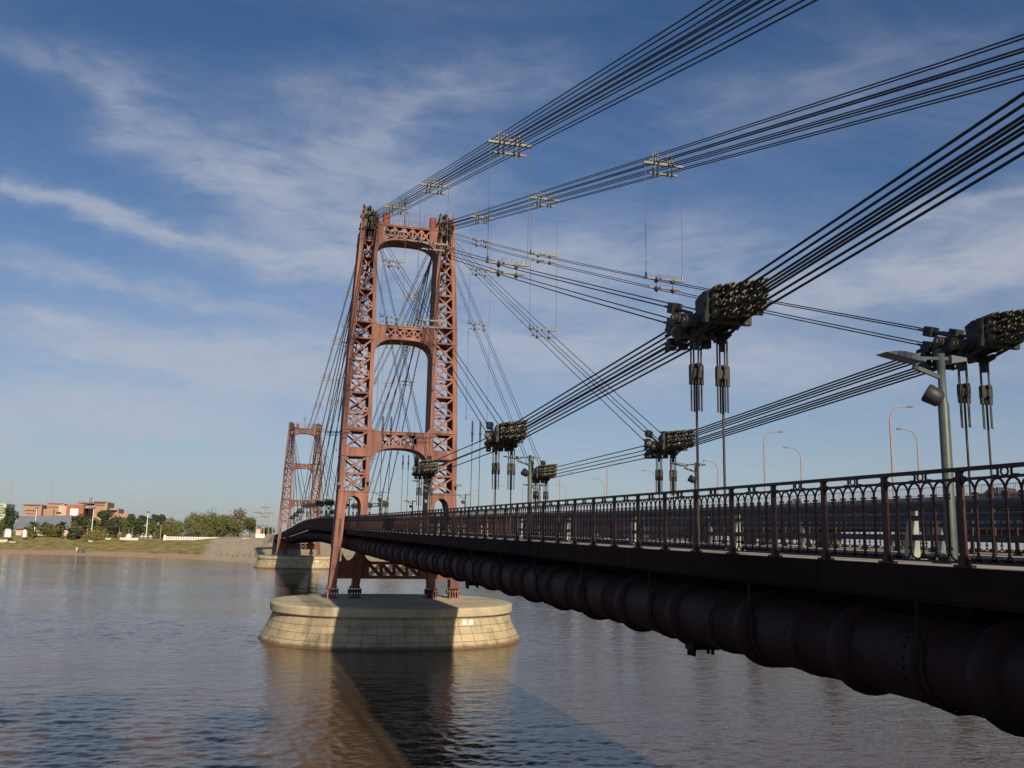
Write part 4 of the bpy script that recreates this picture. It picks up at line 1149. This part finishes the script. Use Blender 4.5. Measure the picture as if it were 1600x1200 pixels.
for x0, x1, y0, y1, Y in [(39,59,797,798.6,YB-.05),(40,58,802,803,YB-.05),(88,95,800,803,YB+1.9),(148.5,163.5,788.5,790,YB-2.05),(126,146,796,806,YB+7.9),(166,180,799,801,YB+5.9),(75,92,792,793,YB+5.9)]:
    blk('window', x0, x1, y0, y1, Y-.1, .12, M_GLASS)
sh = thing('warehouse', 'long low shed with a grey sheet roof in front of the brick complex', 'warehouse', (at(65,830,400).x, 405, 5.3))
a = at(22,826,398); c = at(112,826,398); t0 = at(30,806.5,420); t1 = at(112,805,420)
b = MB(); b.add([(a.x,398,a.z),(c.x,398,c.z),(t1.x,420,t1.z),(t0.x,420,t0.z),(a.x,440,a.z),(c.x,440,c.z)], [(0,1,2,3),(3,2,5,4)])
b.add([(a.x,398,a.z-.15),(c.x,398,c.z-.15),(t1.x,420,t1.z-.15),(t0.x,420,t0.z-.15)], [(3,2,1,0)]); b.build('roof', M_ROOF, sh)
b = MB(); b.box(a.x+.5,c.x-.5,399,439,4.8,a.z-.2); b.build('wall', M_BEIGE, sh)
for k, (x0,y0,x1,y1) in enumerate([(52,812,68,808),(74,813,92,809.5),(94,812,104,809)]):
    p = at(x0,y0,409); q = at(x1,y1,414)
    b = MB(); f = lambda yy: a.z+(t0.z-a.z)*(yy-398)/22
    b.add([(p.x,407,f(407)+.06),(p.x+3,407,f(407)+.06),(q.x,413,f(413)+.06),(q.x-3,413,f(413)+.06)], [(0,1,2,3)]); b.build('skylight', M_GLASS, sh)
gb = thing('tower_block', 'pale green block with a curved blue glass wall at the left edge', 'building', (at(4,830,440).x, 440, 5.3))
blk('wall', -6, 5, 786.5, 836, 440, 15, M_GREENG, gb); b = MB(); p = at(8,787,443); b.lathe([(0,p.z),(2.2,p.z-1.2),(3.2,p.z-5),(3.4,4.8)], (p.x,447,0), 16); b.build('glass_drum', M_BLUEG, gb)
for k in range(5): blk('window', -5, 4, 789+4*k, 790.5+4*k, 439.9, .12, M_GLASS, gb)
# pillars
for px, x0, x1, yt, lb in ((12,8,16.5,827,'wider white gate pillar at the far left with a purple flank'),(39,36,41,828,'narrow white gate pillar left of the palm')):
    p = at(px,838,352); root = thing('gate_pillar', lb, 'pillar', (p.x,352,bank_z(p.x,352)[0]), 'white gate pillars on the far bank')
    b = MB(); q0, q1 = pbox(b, x0, x1, yt+1.6, 839, 352, 1.6); b.build('shaft', M_WHITE, root)
    b = MB(); pbox(b, x0-.4, x1+.4, yt+.6, yt+1.6, 351.7, 2.2); pbox(b, x0+1, x1-1, yt-.6, yt+.6, 352.2, 1.2); b.build('cap', M_WHITE, root)
    b = MB(); pbox(b, x0-2.6, x0, yt+4, 839, 352.4, 1.0); b.build('flank', M_PURP, root)
# lamp poles, masts
def pole(px, pt, pb, Y, r, m, label, name='lamp_pole', cat='lamp pole', head=True, group='poles on the far bank'):
    t = at(px, pt, Y); z = bank_z(t.x, Y)[0]-.2
    root = thing(name, label, cat, (t.x,Y,z), group)
    b = MB(); b.tube([(t.x,Y,z),(t.x,Y,t.z)], r, 7, [r,r*.65]); b.build('shaft', m, root)
    if head:
        b = MB(); b.box(t.x-.45,t.x+.45,Y-.3,Y+.3,t.z-.15,t.z+.3); b.build('lamp_head', M_DARK, root)
    return root, t, z
pole(57.5,794,812,395,.16,M_WHITE,'pale lamp pole in front of the grey shed roof')
pole(146.5,794,832,360,.16,M_WHITE,'leaning white lamp pole beside the lattice mast')
pole(231.5,800.5,834,360,.17,M_WHITE,'tall white lamp pole left of the boardwalk')
for px, pt, lb in ((187,823,'first thin wooden post among the yellow shrubs'),(202,824,'second thin wooden post among the yellow shrubs'),(207.5,824,'third thin wooden post, beside the white ball')):
    pole(px,pt,836,350,.13,M_WOOD,lb,'wooden_post','post',False,'thin posts on the far bank')
pole(252,820,840,345,.18,mat('ochre_pole',(.42,.25,.07),.7),'ochre wooden pole at the left end of the boardwalk','wooden_post','post',False,'thin posts on the far bank')
def mast(px, pt, Y, w, label, m):
    t = at(px, pt, Y); z = 5.2; root = thing('lattice_mast', label, 'mast', (t.x,Y,z), 'lattice radio masts')
    b = MB(); H = t.z-z; n = int(H/(w*1.6))+2
    cs = [(-w/2,-w/2),(w/2,-w/2),(0,w/2)]
    for cx, cy in cs: b.cyl((t.x+cx,Y+cy,z),(t.x+cx,Y+cy,t.z),w*.06,4)
    for k in range(n):
        z0 = z+H*k/n; z1 = z+H*(k+1)/n
        for i in range(3): p, q = cs[i], cs[(i+1)%3]; b.cyl((t.x+p[0],Y+p[1],z0),(t.x+q[0],Y+q[1],z1),w*.04,4)
    b.build('lattice', m, root)
M_MAST = mat('red_white_mast', (.42,.36,.37), .6, var=.1)
mast(20,742,900,1.6,'faint distant lattice mast at the far left',M_MAST); mast(84,745,900,1.6,'faint distant lattice mast above the brick complex',M_MAST)
mast(142.5,777,392,.9,'dark lattice mast in front of the brick complex',mat('dark_mast',(.10,.07,.09),.6))
# utility poles near the bridge head
for px, pt, Y, lb, arms in ((402,799,330,'short utility pole with one crossarm above the white kiosk',1),(415,786,330,'tallest utility pole with three crossarms left of the distant tower',3),(428,791,320,'bare utility pole beside the distant tower',0),(410,801,360,'thin utility pole behind the tallest one',1),(421,800,360,'thin utility pole right of the tallest one',1)):
    root, t, z = pole(px,pt,838,Y,.17 if arms != 3 else .2,mat('pole_concrete',(.34,.30,.25),.85),lb,'utility_pole','utility pole',False,'utility poles by the bridge head')
    for k in range(arms):
        zz = t.z-.4-3.1*k-(1.2 if arms == 3 else 0); b = MB(); b.box(t.x-1.3,t.x+1.3,Y-.3,Y-.16,zz-.09,zz+.09)
        for dx in (-1.2,-.6,.6,1.2): b.cyl((t.x+dx,Y-.23,zz+.09),(t.x+dx,Y-.23,zz+.4),.07,6)
        b.build('crossarm', M_TRUNK, root)
# kiosk walls near the bridge head
p = at(402,838,318)
kw = thing('white_kiosk', 'small white walled kiosk above the earth ramp', 'kiosk', (p.x,318,6))
b = MB(); pbox(b, 400, 406, 826, 842, 318, 4); b.build('wall', M_BEIGE, kw)
b = MB(); pbox(b, 399.5, 413, 834, 845, 316, 3); b.build('parapet', M_WHITE, kw)
b = MB(); pbox(b, 399.6, 406.4, 825, 826, 317.7, 4.6); b.build('roof', M_ROOF, kw)
b = MB(); pbox(b, 378, 400, 840.5, 846, 305, 1.0); tag(b.build('low_wall', M_CAP, None, (at(390,843,305).x,305,5.5)), 'low pale retaining wall along the top of the earth ramp', 'wall')
# bridge head walls
b = MB(); b.box(4.4,6.6,288,297,1.5,7.4); b.box(4.0,6.7,287.6,288,1.0,7.0); tag(b.build('abutment_wall', M_CONC, None, (5.5,290,1.5)), 'concrete abutment wall where the deck meets the far bank', 'wall')
# boardwalk on stilts with white balustrade
bw = thing('boardwalk', 'boardwalk terrace on stilts with a white balustrade', 'boardwalk', (at(300,848,336).x, 336, 4))
p = at(256,843.5,336); q = at(345,843.5,336)
b = MB(); b.box(p.x,q.x,336,347,p.z-.35,p.z); b.build('platform', M_WOOD, bw)
for k in range(9):
    x = p.x+.6+(q.x-p.x-1.2)*k/8; b = MB(); b.cyl((x,336.5,bank_z(x,336.5)[0]-.5),(x,336.5,p.z-.3),.16,7); b.build('stilt', M_WOOD, bw)
b = MB(); b.box(p.x,q.x,335.9,336.05,p.z+.95,p.z+1.1); b.box(p.x,q.x,335.9,336.05,p.z+.1,p.z+.22); b.build('handrail', M_WHITE, bw)
nb = 34
for k in range(nb+1):
    x = p.x+(q.x-p.x)*k/nb; b = MB(); b.box(x-.16,x+.16,335.88,336.06,p.z,p.z+1.15); b.build('baluster', M_WHITE, bw)
b = MB(); b.box(p.x-.1,p.x+.6,335.7,336.4,p.z-1.2,p.z+1.6); b.lathe([(0,p.z-.4),(1.1,p.z-.4),(1.3,p.z-1.2),(1.0,p.z-2.4),(0,p.z-2.5)], (p.x-.9,335.5,0), 12); b.build('end_pier', M_WHITE, bw)
hut = thing('thatched_shelter', 'dark thatched shelter on the boardwalk terrace', 'shelter', (at(299,842,341).x,341,p.z))
a0 = at(286,838,341); a1 = at(312,838,341); a2 = at(299,832.5,341)
b = MB(); xm0 = a0.x+1.6; xm1 = a1.x-1.6
b.add([(a0.x,338.5,a0.z),(a1.x,338.5,a0.z),(a1.x,344.5,a0.z),(a0.x,344.5,a0.z),(xm0,341.5,a2.z),(xm1,341.5,a2.z)], [(0,1,5,4),(1,2,5),(2,3,4,5),(3,0,4),(3,2,1,0)]); b.build('roof', M_THATCH, hut)
for x in (a0.x+.5,(a0.x+a1.x)/2,a1.x-.5): b = MB(); b.cyl((x,339,p.z),(x,339,a0.z+.1),.13,7); b.build('post', M_WOOD, hut)
# white boat hull pulled up on the grass and other small white craft
def hull(x0, x1, yt, yb, Y, label, name='boat'):
    a = at(x0, yt, Y); c = at(x1, yb, Y); L = c.x-a.x; h = a.z-c.z; zc = bank_z((a.x+c.x)/2, Y)[0]
    root = thing(name, label, 'boat', ((a.x+c.x)/2, Y, zc), 'white boats lying on the grass')
    b = MB(); n = 12; vs = []; fs = []
    for i in range(n+1):
        t = i/n; x = a.x+L*t; w = 1.1*math.sin(math.pi*min(1,.12+.88*t*.95))**.6
        sh_ = .18*h*(2*t-1)**2
        for k in range(7):
            an = math.pi*k/6; vs.append((x, Y-w*math.cos(an), zc+h*(1-math.sin(an)*.95)+sh_))
    for i in range(n):
        for k in range(6): fs.append((i*7+k,i*7+k+1,(i+1)*7+k+1,(i+1)*7+k))
    b.add(vs, fs, True); b.build('hull', M_WHITE, root)
    b = MB(); b.box(a.x+.4,c.x-.4,Y-.5,Y+.5,zc+h*.7,zc+h*.78); b.build('deck', M_WHITE, root)
hull(187,215,847,852.5,338,'longest white boat hull on the grass, left of the boardwalk')
hull(-6,11,840,845.5,345,'white boat cut by the left edge of the picture')
hull(15,24,845,848,342,'small white dinghy below the gate pillars')
hull(138,145,842,845.5,342,'little white dinghy below the lattice mast')
hull(165,173,841,845,344,'white dinghy beside the yellow shrubs')
hull(193,200,844,847,346,'smallest white dinghy above the longest hull')
# white ball sculpture
p = at(201,838.5,343); root = thing('ball_sculpture', 'white disc shaped sculpture on the grass near the posts', 'sculpture', (p.x,343,bank_z(p.x,343)[0]))
b = MB(); b.lathe([(0,-.3),(.8,-.28),(1.0,0),(.8,.28),(0,.3)], (p.x,343,p.z), 16, 'y'); b.build('disc', M_WHITE, root)
b = MB(); b.cyl((p.x,343,bank_z(p.x,343)[0]-.2),(p.x,343,p.z-.6),.2,8); b.build('stand', M_WHITE, root)
# green market stalls left of the boardwalk
for k, px in enumerate((221,227,235)):
    p = at(px,842,352); root = thing('green_stall', ['left green roofed stall by the lamp pole','middle green roofed stall by the lamp pole','right green roofed stall by the boardwalk end'][k], 'stall', (p.x,352,bank_z(p.x,352)[0]), 'small green stalls')
    b = MB(); pbox(b, px-2.4, px+2.4, 839.5, 844, 352, 2); b.build('counter', mat('stall_green',(.18,.30,.25),.6), root)
    a = at(px-2.9,838,352); c = at(px+2.9,839.2,352); b = MB(); b.add([(a.x,351.5,c.z),(c.x,351.5,c.z),(c.x,355,c.z),(a.x,355,c.z),((a.x+c.x)/2,353.2,a.z+.5)], [(0,1,4),(1,2,4),(2,3,4),(3,0,4),(3,2,1,0)]); b.build('roof', M_WHITE, root)
# white house across the river on the right
wb = thing('white_house', 'small white house across the river seen between the balusters', 'house', (95,280,5)); b = MB(); b.box(92,104,280,290,4.5,8.2); b.build('wall', M_WHITE, wb)
b = MB(); b.add([(91.5,279.5,8.2),(104.5,279.5,8.2),(104.5,290.5,8.2),(91.5,290.5,8.2),(91.5,285,10),(104.5,285,10)],[(0,1,5,4),(2,3,4,5),(1,2,5),(3,0,4),(3,2,1,0)]); b.build('roof', M_BRICR, wb)
for x in (93.5,97,100.5): b = MB(); b.box(x,x+1.3,279.93,280.05,5.6,7.2); b.build('window', M_GLASS, wb)
# people on the beach
def person(x, y, pose, shirt, label):
    z = bank_z(x, y)[0]; root = thing('person', label, 'person', (x,y,z), 'people on the beach')
    if pose == 'stand':
        J = [((0,0,.95),.14),((0,0,1.2),.15),((0,0,1.42),.13),((0,0,1.55),.06),((0,0,1.66),.10),((0,0,1.76),.07),
             ((-.1,0,.88),.1),((-.12,.02,.5),.075),((-.13,0,.08),.055),((-.13,-.14,.04),.045),((.1,0,.88),.1),((.13,-.03,.5),.075),((.14,.03,.08),.055),((.14,-.11,.04),.045),
             ((-.2,0,1.42),.07),((-.27,0,1.14),.05),((-.27,-.06,.88),.04),((.2,0,1.42),.07),((.28,.02,1.14),.05),((.26,-.08,.9),.04)]
    else:
        J = [((0,0,.14),.15),((0,.06,.42),.15),((0,.05,.62),.13),((0,.03,.75),.06),((0,.0,.86),.10),((0,.0,.96),.07),
             ((-.1,-.03,.13),.1),((-.13,-.38,.42),.08),((-.13,-.62,.08),.055),((-.13,-.76,.05),.045),((.1,-.03,.13),.1),((.13,-.38,.40),.08),((.13,-.64,.08),.055),((.13,-.78,.05),.045),
             ((-.2,.05,.62),.07),((-.26,-.1,.42),.05),((-.18,-.32,.46),.04),((.2,.05,.62),.07),((.26,-.1,.42),.05),((.18,-.32,.45),.04)]
    Ed = [(0,1),(1,2),(2,3),(3,4),(4,5),(0,6),(6,7),(7,8),(8,9),(0,10),(10,11),(11,12),(12,13),(2,14),(14,15),(15,16),(2,17),(17,18),(18,19)]
    me = bpy.data.meshes.new('body'); me.from_pydata([j[0] for j in J], Ed, []); o = bpy.data.objects.new('body', me); COL.objects.link(o); o.parent = root
    md = o.modifiers.new('skin', 'SKIN'); md.use_smooth_shade = True
    for v, j in zip(me.skin_vertices[0].data, J): v.radius = (j[1], j[1])
    me.skin_vertices[0].data[0].use_root = True
    o.modifiers.new('sub', 'SUBSURF').levels = 1; me.materials.append(shirt)
    b = MB(); hz = J[4][0]; b.lathe([(0,.14),(.07,.12),(.115,.04),(.11,-.02)], (x+hz[0],y+hz[1]+.02,z+hz[2]), 10); b.build('hair', M_DARK, root)
p = at(122,862,318); person(p.x,lerp(SH,p.x)+6,'stand',M_CLOTH2,'person standing on the beach in a pale shirt')
p = at(126,864,318); person(p.x,lerp(SH,p.x)+5,'sit',M_CLOTH,'person in dark clothes sitting on the sand beside the standing one')
p = at(132,864,318); person(p.x,lerp(SH,p.x)+5.5,'sit',M_CLOTH,'left one of a pair sitting on the sand in dark clothes')
p = at(136,864,318); person(p.x,lerp(SH,p.x)+5.5,'sit',M_CLOTH,'right one of a pair sitting on the sand in dark clothes')
# driftwood stakes along the foot of the ramp
for k in range(9):
    x = -7.5+1.5*k; y = lerp(SH, x)+11+random.uniform(-1,1); z = bank_z(x,y)[0]; b = MB()
    b.tube([(x,y,z-.3),(x+random.uniform(-.4,.4),y,z+random.uniform(.7,1.3))], .09, 5)
    tag(b.build('wooden_stake', M_TRUNK, None, (x,y,z)), 'short dark stake in a ragged row at the foot of the earth ramp', 'stake', 'stakes at the foot of the ramp')

# ------------------------------------------------------------------ light, sky, camera
SUN = Vector((.19, -2.13, 1.0)).normalized()      # towards the sun
EL = math.asin(SUN.z); AZ = math.atan2(SUN.x, SUN.y)
sl = bpy.data.lights.new('sun', 'SUN'); sl.energy = 4.9; sl.angle = R(.8); sl.color = (1,.85,.64)
so = bpy.data.objects.new('sun', sl); COL.objects.link(so); so.rotation_euler = (-SUN).to_track_quat('-Z','Y').to_euler()
w = bpy.data.worlds.new('World'); scene.world = w; w.use_nodes = True
nt = w.node_tree; N = nt.nodes; L = nt.links; bg = N['Background']; bg.inputs['Strength'].default_value = .055
sky = N.new('ShaderNodeTexSky'); sky.sky_type = 'NISHITA'; sky.sun_disc = False
sky.sun_elevation = EL; sky.sun_rotation = AZ; sky.air_density = 1.0; sky.dust_density = .8; sky.ozone_density = 3.0; sky.altitude = 20
tc = N.new('ShaderNodeTexCoord')
def vm(op, a, bval=None, blink=None):
    k = N.new('ShaderNodeVectorMath'); k.operation = op; L.new(a, k.inputs[0])
    if bval is not None: k.inputs[1].default_value = bval
    if blink is not None: L.new(blink, k.inputs[1])
    return k.outputs[0]
def mth(op, a, v=None, link=None, clamp=False):
    k = N.new('ShaderNodeMath'); k.operation = op; k.use_clamp = clamp; L.new(a, k.inputs[0])
    if v is not None: k.inputs[1].default_value = v
    if link is not None: L.new(link, k.inputs[1])
    return k.outputs[0]
sep = N.new('ShaderNodeSeparateXYZ'); L.new(tc.outputs['Generated'], sep.inputs[0])
zc = mth('ADD', mth('MAXIMUM', sep.outputs['Z'], 0.0), .09)
cmb = N.new('ShaderNodeCombineXYZ'); L.new(mth('DIVIDE', sep.outputs['X'], link=zc), cmb.inputs[0]); L.new(mth('DIVIDE', sep.outputs['Y'], link=zc), cmb.inputs[1])
def cloud(rot, scl, loc, scale, det, dist, lo, hi, rough=.6):
    mp = N.new('ShaderNodeMapping'); mp.inputs['Rotation'].default_value = (0,0,R(rot)); mp.inputs['Scale'].default_value = scl; mp.inputs['Location'].default_value = loc
    L.new(cmb.outputs[0], mp.inputs[0])
    k = N.new('ShaderNodeTexNoise'); k.inputs['Scale'].default_value = scale; k.inputs['Detail'].default_value = det; k.inputs['Distortion'].default_value = dist; k.inputs['Roughness'].default_value = rough
    L.new(mp.outputs[0], k.inputs['Vector'])
    r = N.new('ShaderNodeMapRange'); r.interpolation_type = 'SMOOTHSTEP'; r.inputs[1].default_value = lo; r.inputs[2].default_value = hi; L.new(k.outputs['Fac'], r.inputs[0]); return r.outputs[0]
fib = cloud(-35, (.45,1.7,1), (0,0,0), 1.6, 10, .9, .42, .78, .62)
big = cloud(-20, (.6,1.0,1), (3.1,1.7,0), .55, 4, .3, .42, .66)
fib2 = cloud(25, (.5,1.5,1), (5,2,0), 2.4, 10, 1.2, .45, .85, .65)
# cirrus: soft bands placed by compass bearing and height, broken up by fibrous noise
az = mth('ARCTAN2', sep.outputs['X'], link=sep.outputs['Y']); el = mth('ARCSINE', sep.outputs['Z'])
ae = N.new('ShaderNodeCombineXYZ'); L.new(az, ae.inputs[0]); L.new(el, ae.inputs[1])
def anoise(scl, rot, loc, scale, det, dist, rough=.6):
    mp = N.new('ShaderNodeMapping'); mp.inputs['Rotation'].default_value = (0,0,R(rot)); mp.inputs['Scale'].default_value = scl; mp.inputs['Location'].default_value = loc
    L.new(ae.outputs[0], mp.inputs[0])
    k = N.new('ShaderNodeTexNoise'); k.inputs['Scale'].default_value = scale; k.inputs['Detail'].default_value = det; k.inputs['Distortion'].default_value = dist; k.inputs['Roughness'].default_value = rough
    L.new(mp.outputs[0], k.inputs['Vector']); return k.outputs['Fac']
wa = mth('MULTIPLY', mth('SUBTRACT', anoise((1,2,1),0,(0,0,0),5,4,.3), .5), .34)
we = mth('MULTIPLY', mth('SUBTRACT', anoise((1,2,1),0,(4,7,0),6,4,.3), .5), .085)
azw = mth('ADD', az, link=wa); elw = mth('ADD', el, link=we)
total = None
for (a0, e0, ha, he, tilt, k) in [(-.14,.306,.15,.010,-.06,.85),(.04,.288,.12,.022,-.1,.6),(-.2,.435,.09,.016,-.2,.35),(-.06,.375,.11,.03,-.35,.62),(.07,.40,.11,.05,.1,.55),(.12,.45,.07,.03,.4,.2),
        (.14,.32,.10,.05,.0,.65),(-.215,.212,.03,.009,-.1,.75),(-.10,.245,.13,.012,-.08,.5),(-.12,.185,.14,.026,-.05,.9),(.05,.18,.11,.035,.1,.95),(-.16,.115,.15,.03,0,.9),(.66,.268,.13,.026,.02,1.0),(.80,.275,.10,.035,0,.95),(.74,.325,.06,.014,.15,.6),
        (.36,.29,.13,.045,.1,.75),(.5,.20,.14,.03,0,.65),(.30,.20,.1,.03,0,.65),(.7,.17,.2,.02,0,.3),(.2,.48,.12,.03,.1,.25),(.6,.45,.15,.03,.15,.25),(1.4,.3,.3,.06,0,.7),(-.9,.3,.3,.05,.1,.6),(2.4,.35,.4,.07,0,.6),(-2.2,.4,.5,.06,0,.6),(3.1,.2,.4,.05,0,.6)]:
    da = mth('SUBTRACT', azw, a0); de = mth('SUBTRACT', mth('SUBTRACT', elw, e0), link=mth('MULTIPLY', da, tilt))
    r2 = mth('ADD', mth('POWER', mth('ABSOLUTE', mth('DIVIDE', da, ha)), 2.0), link=mth('POWER', mth('ABSOLUTE', mth('DIVIDE', de, he)), 2.0))
    g = mth('MULTIPLY', mth('DIVIDE', mth('ADD', mth('MULTIPLY', r2, 0.0), 1.0), link=mth('ADD', mth('MULTIPLY', r2, link=mth('ADD', r2, .35)), 1.0)), k)
    total = g if total is None else mth('ADD', total, link=g)
fa = anoise((3,11,1), -14, (2,0,0), 3.4, 12, 1.2, .63); fb = anoise((3,9,1), 48, (0,3,0), 2.6, 11, 1.6, .62)
fr = N.new('ShaderNodeMapRange'); fr.inputs[1].default_value = .32; fr.inputs[2].default_value = .72; fr.inputs[3].default_value = .28; fr.inputs[4].default_value = 1.15
L.new(mth('ADD', mth('MULTIPLY', fa, .65), link=mth('MULTIPLY', fb, .35)), fr.inputs[0])
cl = mth('MULTIPLY', mth('MULTIPLY', total, 1.4), link=fr.outputs[0])
cl = mth('ADD', cl, link=mth('ADD', mth('MULTIPLY', fib, link=mth('MULTIPLY', big, .22)), link=mth('MULTIPLY', fib2, .07)))
hz = N.new('ShaderNodeMapRange'); hz.interpolation_type = 'SMOOTHSTEP'; hz.inputs[1].default_value = .36; hz.inputs[2].default_value = -.02; hz.inputs[3].default_value = 0; hz.inputs[4].default_value = .58
L.new(el, hz.inputs[0]); cl = mth('ADD', cl, link=hz.outputs[0])
cl = mth('SUBTRACT', cl, link=mth('MULTIPLY', mth('MULTIPLY', cl, link=cl), .27)); cl = mth('MINIMUM', mth('MULTIPLY', cl, .92), .8)
mx = N.new('ShaderNodeMix'); mx.data_type = 'RGBA'; L.new(cl, mx.inputs['Factor']); hs = N.new('ShaderNodeHueSaturation'); hs.inputs['Saturation'].default_value = 1.15; L.new(sky.outputs[0], hs.inputs['Color'])
tn = N.new('ShaderNodeMix'); tn.data_type = 'RGBA'; tn.blend_type = 'MULTIPLY'; tn.inputs['Factor'].default_value = 1
L.new(hs.outputs[0], tn.inputs['A']); tn.inputs['B'].default_value = (1.15,1.24,1.40,1)
L.new(tn.outputs['Result'], mx.inputs['A']); mx.inputs['B'].default_value = (8.3,8.8,10.2,1)
L.new(mx.outputs['Result'], bg.inputs['Color'])

cd = bpy.data.cameras.new('camera'); cam = bpy.data.objects.new('camera', cd); COL.objects.link(cam); scene.camera = cam
cd.sensor_width = 36; cd.lens = 36*F/1600; cd.clip_start = .1; cd.clip_end = 6000
mw = Matrix((( rt.x, up.x, -fw.x, CAM.x), (rt.y, up.y, -fw.y, CAM.y), (rt.z, up.z, -fw.z, CAM.z), (0,0,0,1)))
cam.matrix_world = mw
scene.view_settings.view_transform = 'Standard'; scene.view_settings.look = 'None'; scene.view_settings.exposure = 0; scene.view_settings.gamma = 1
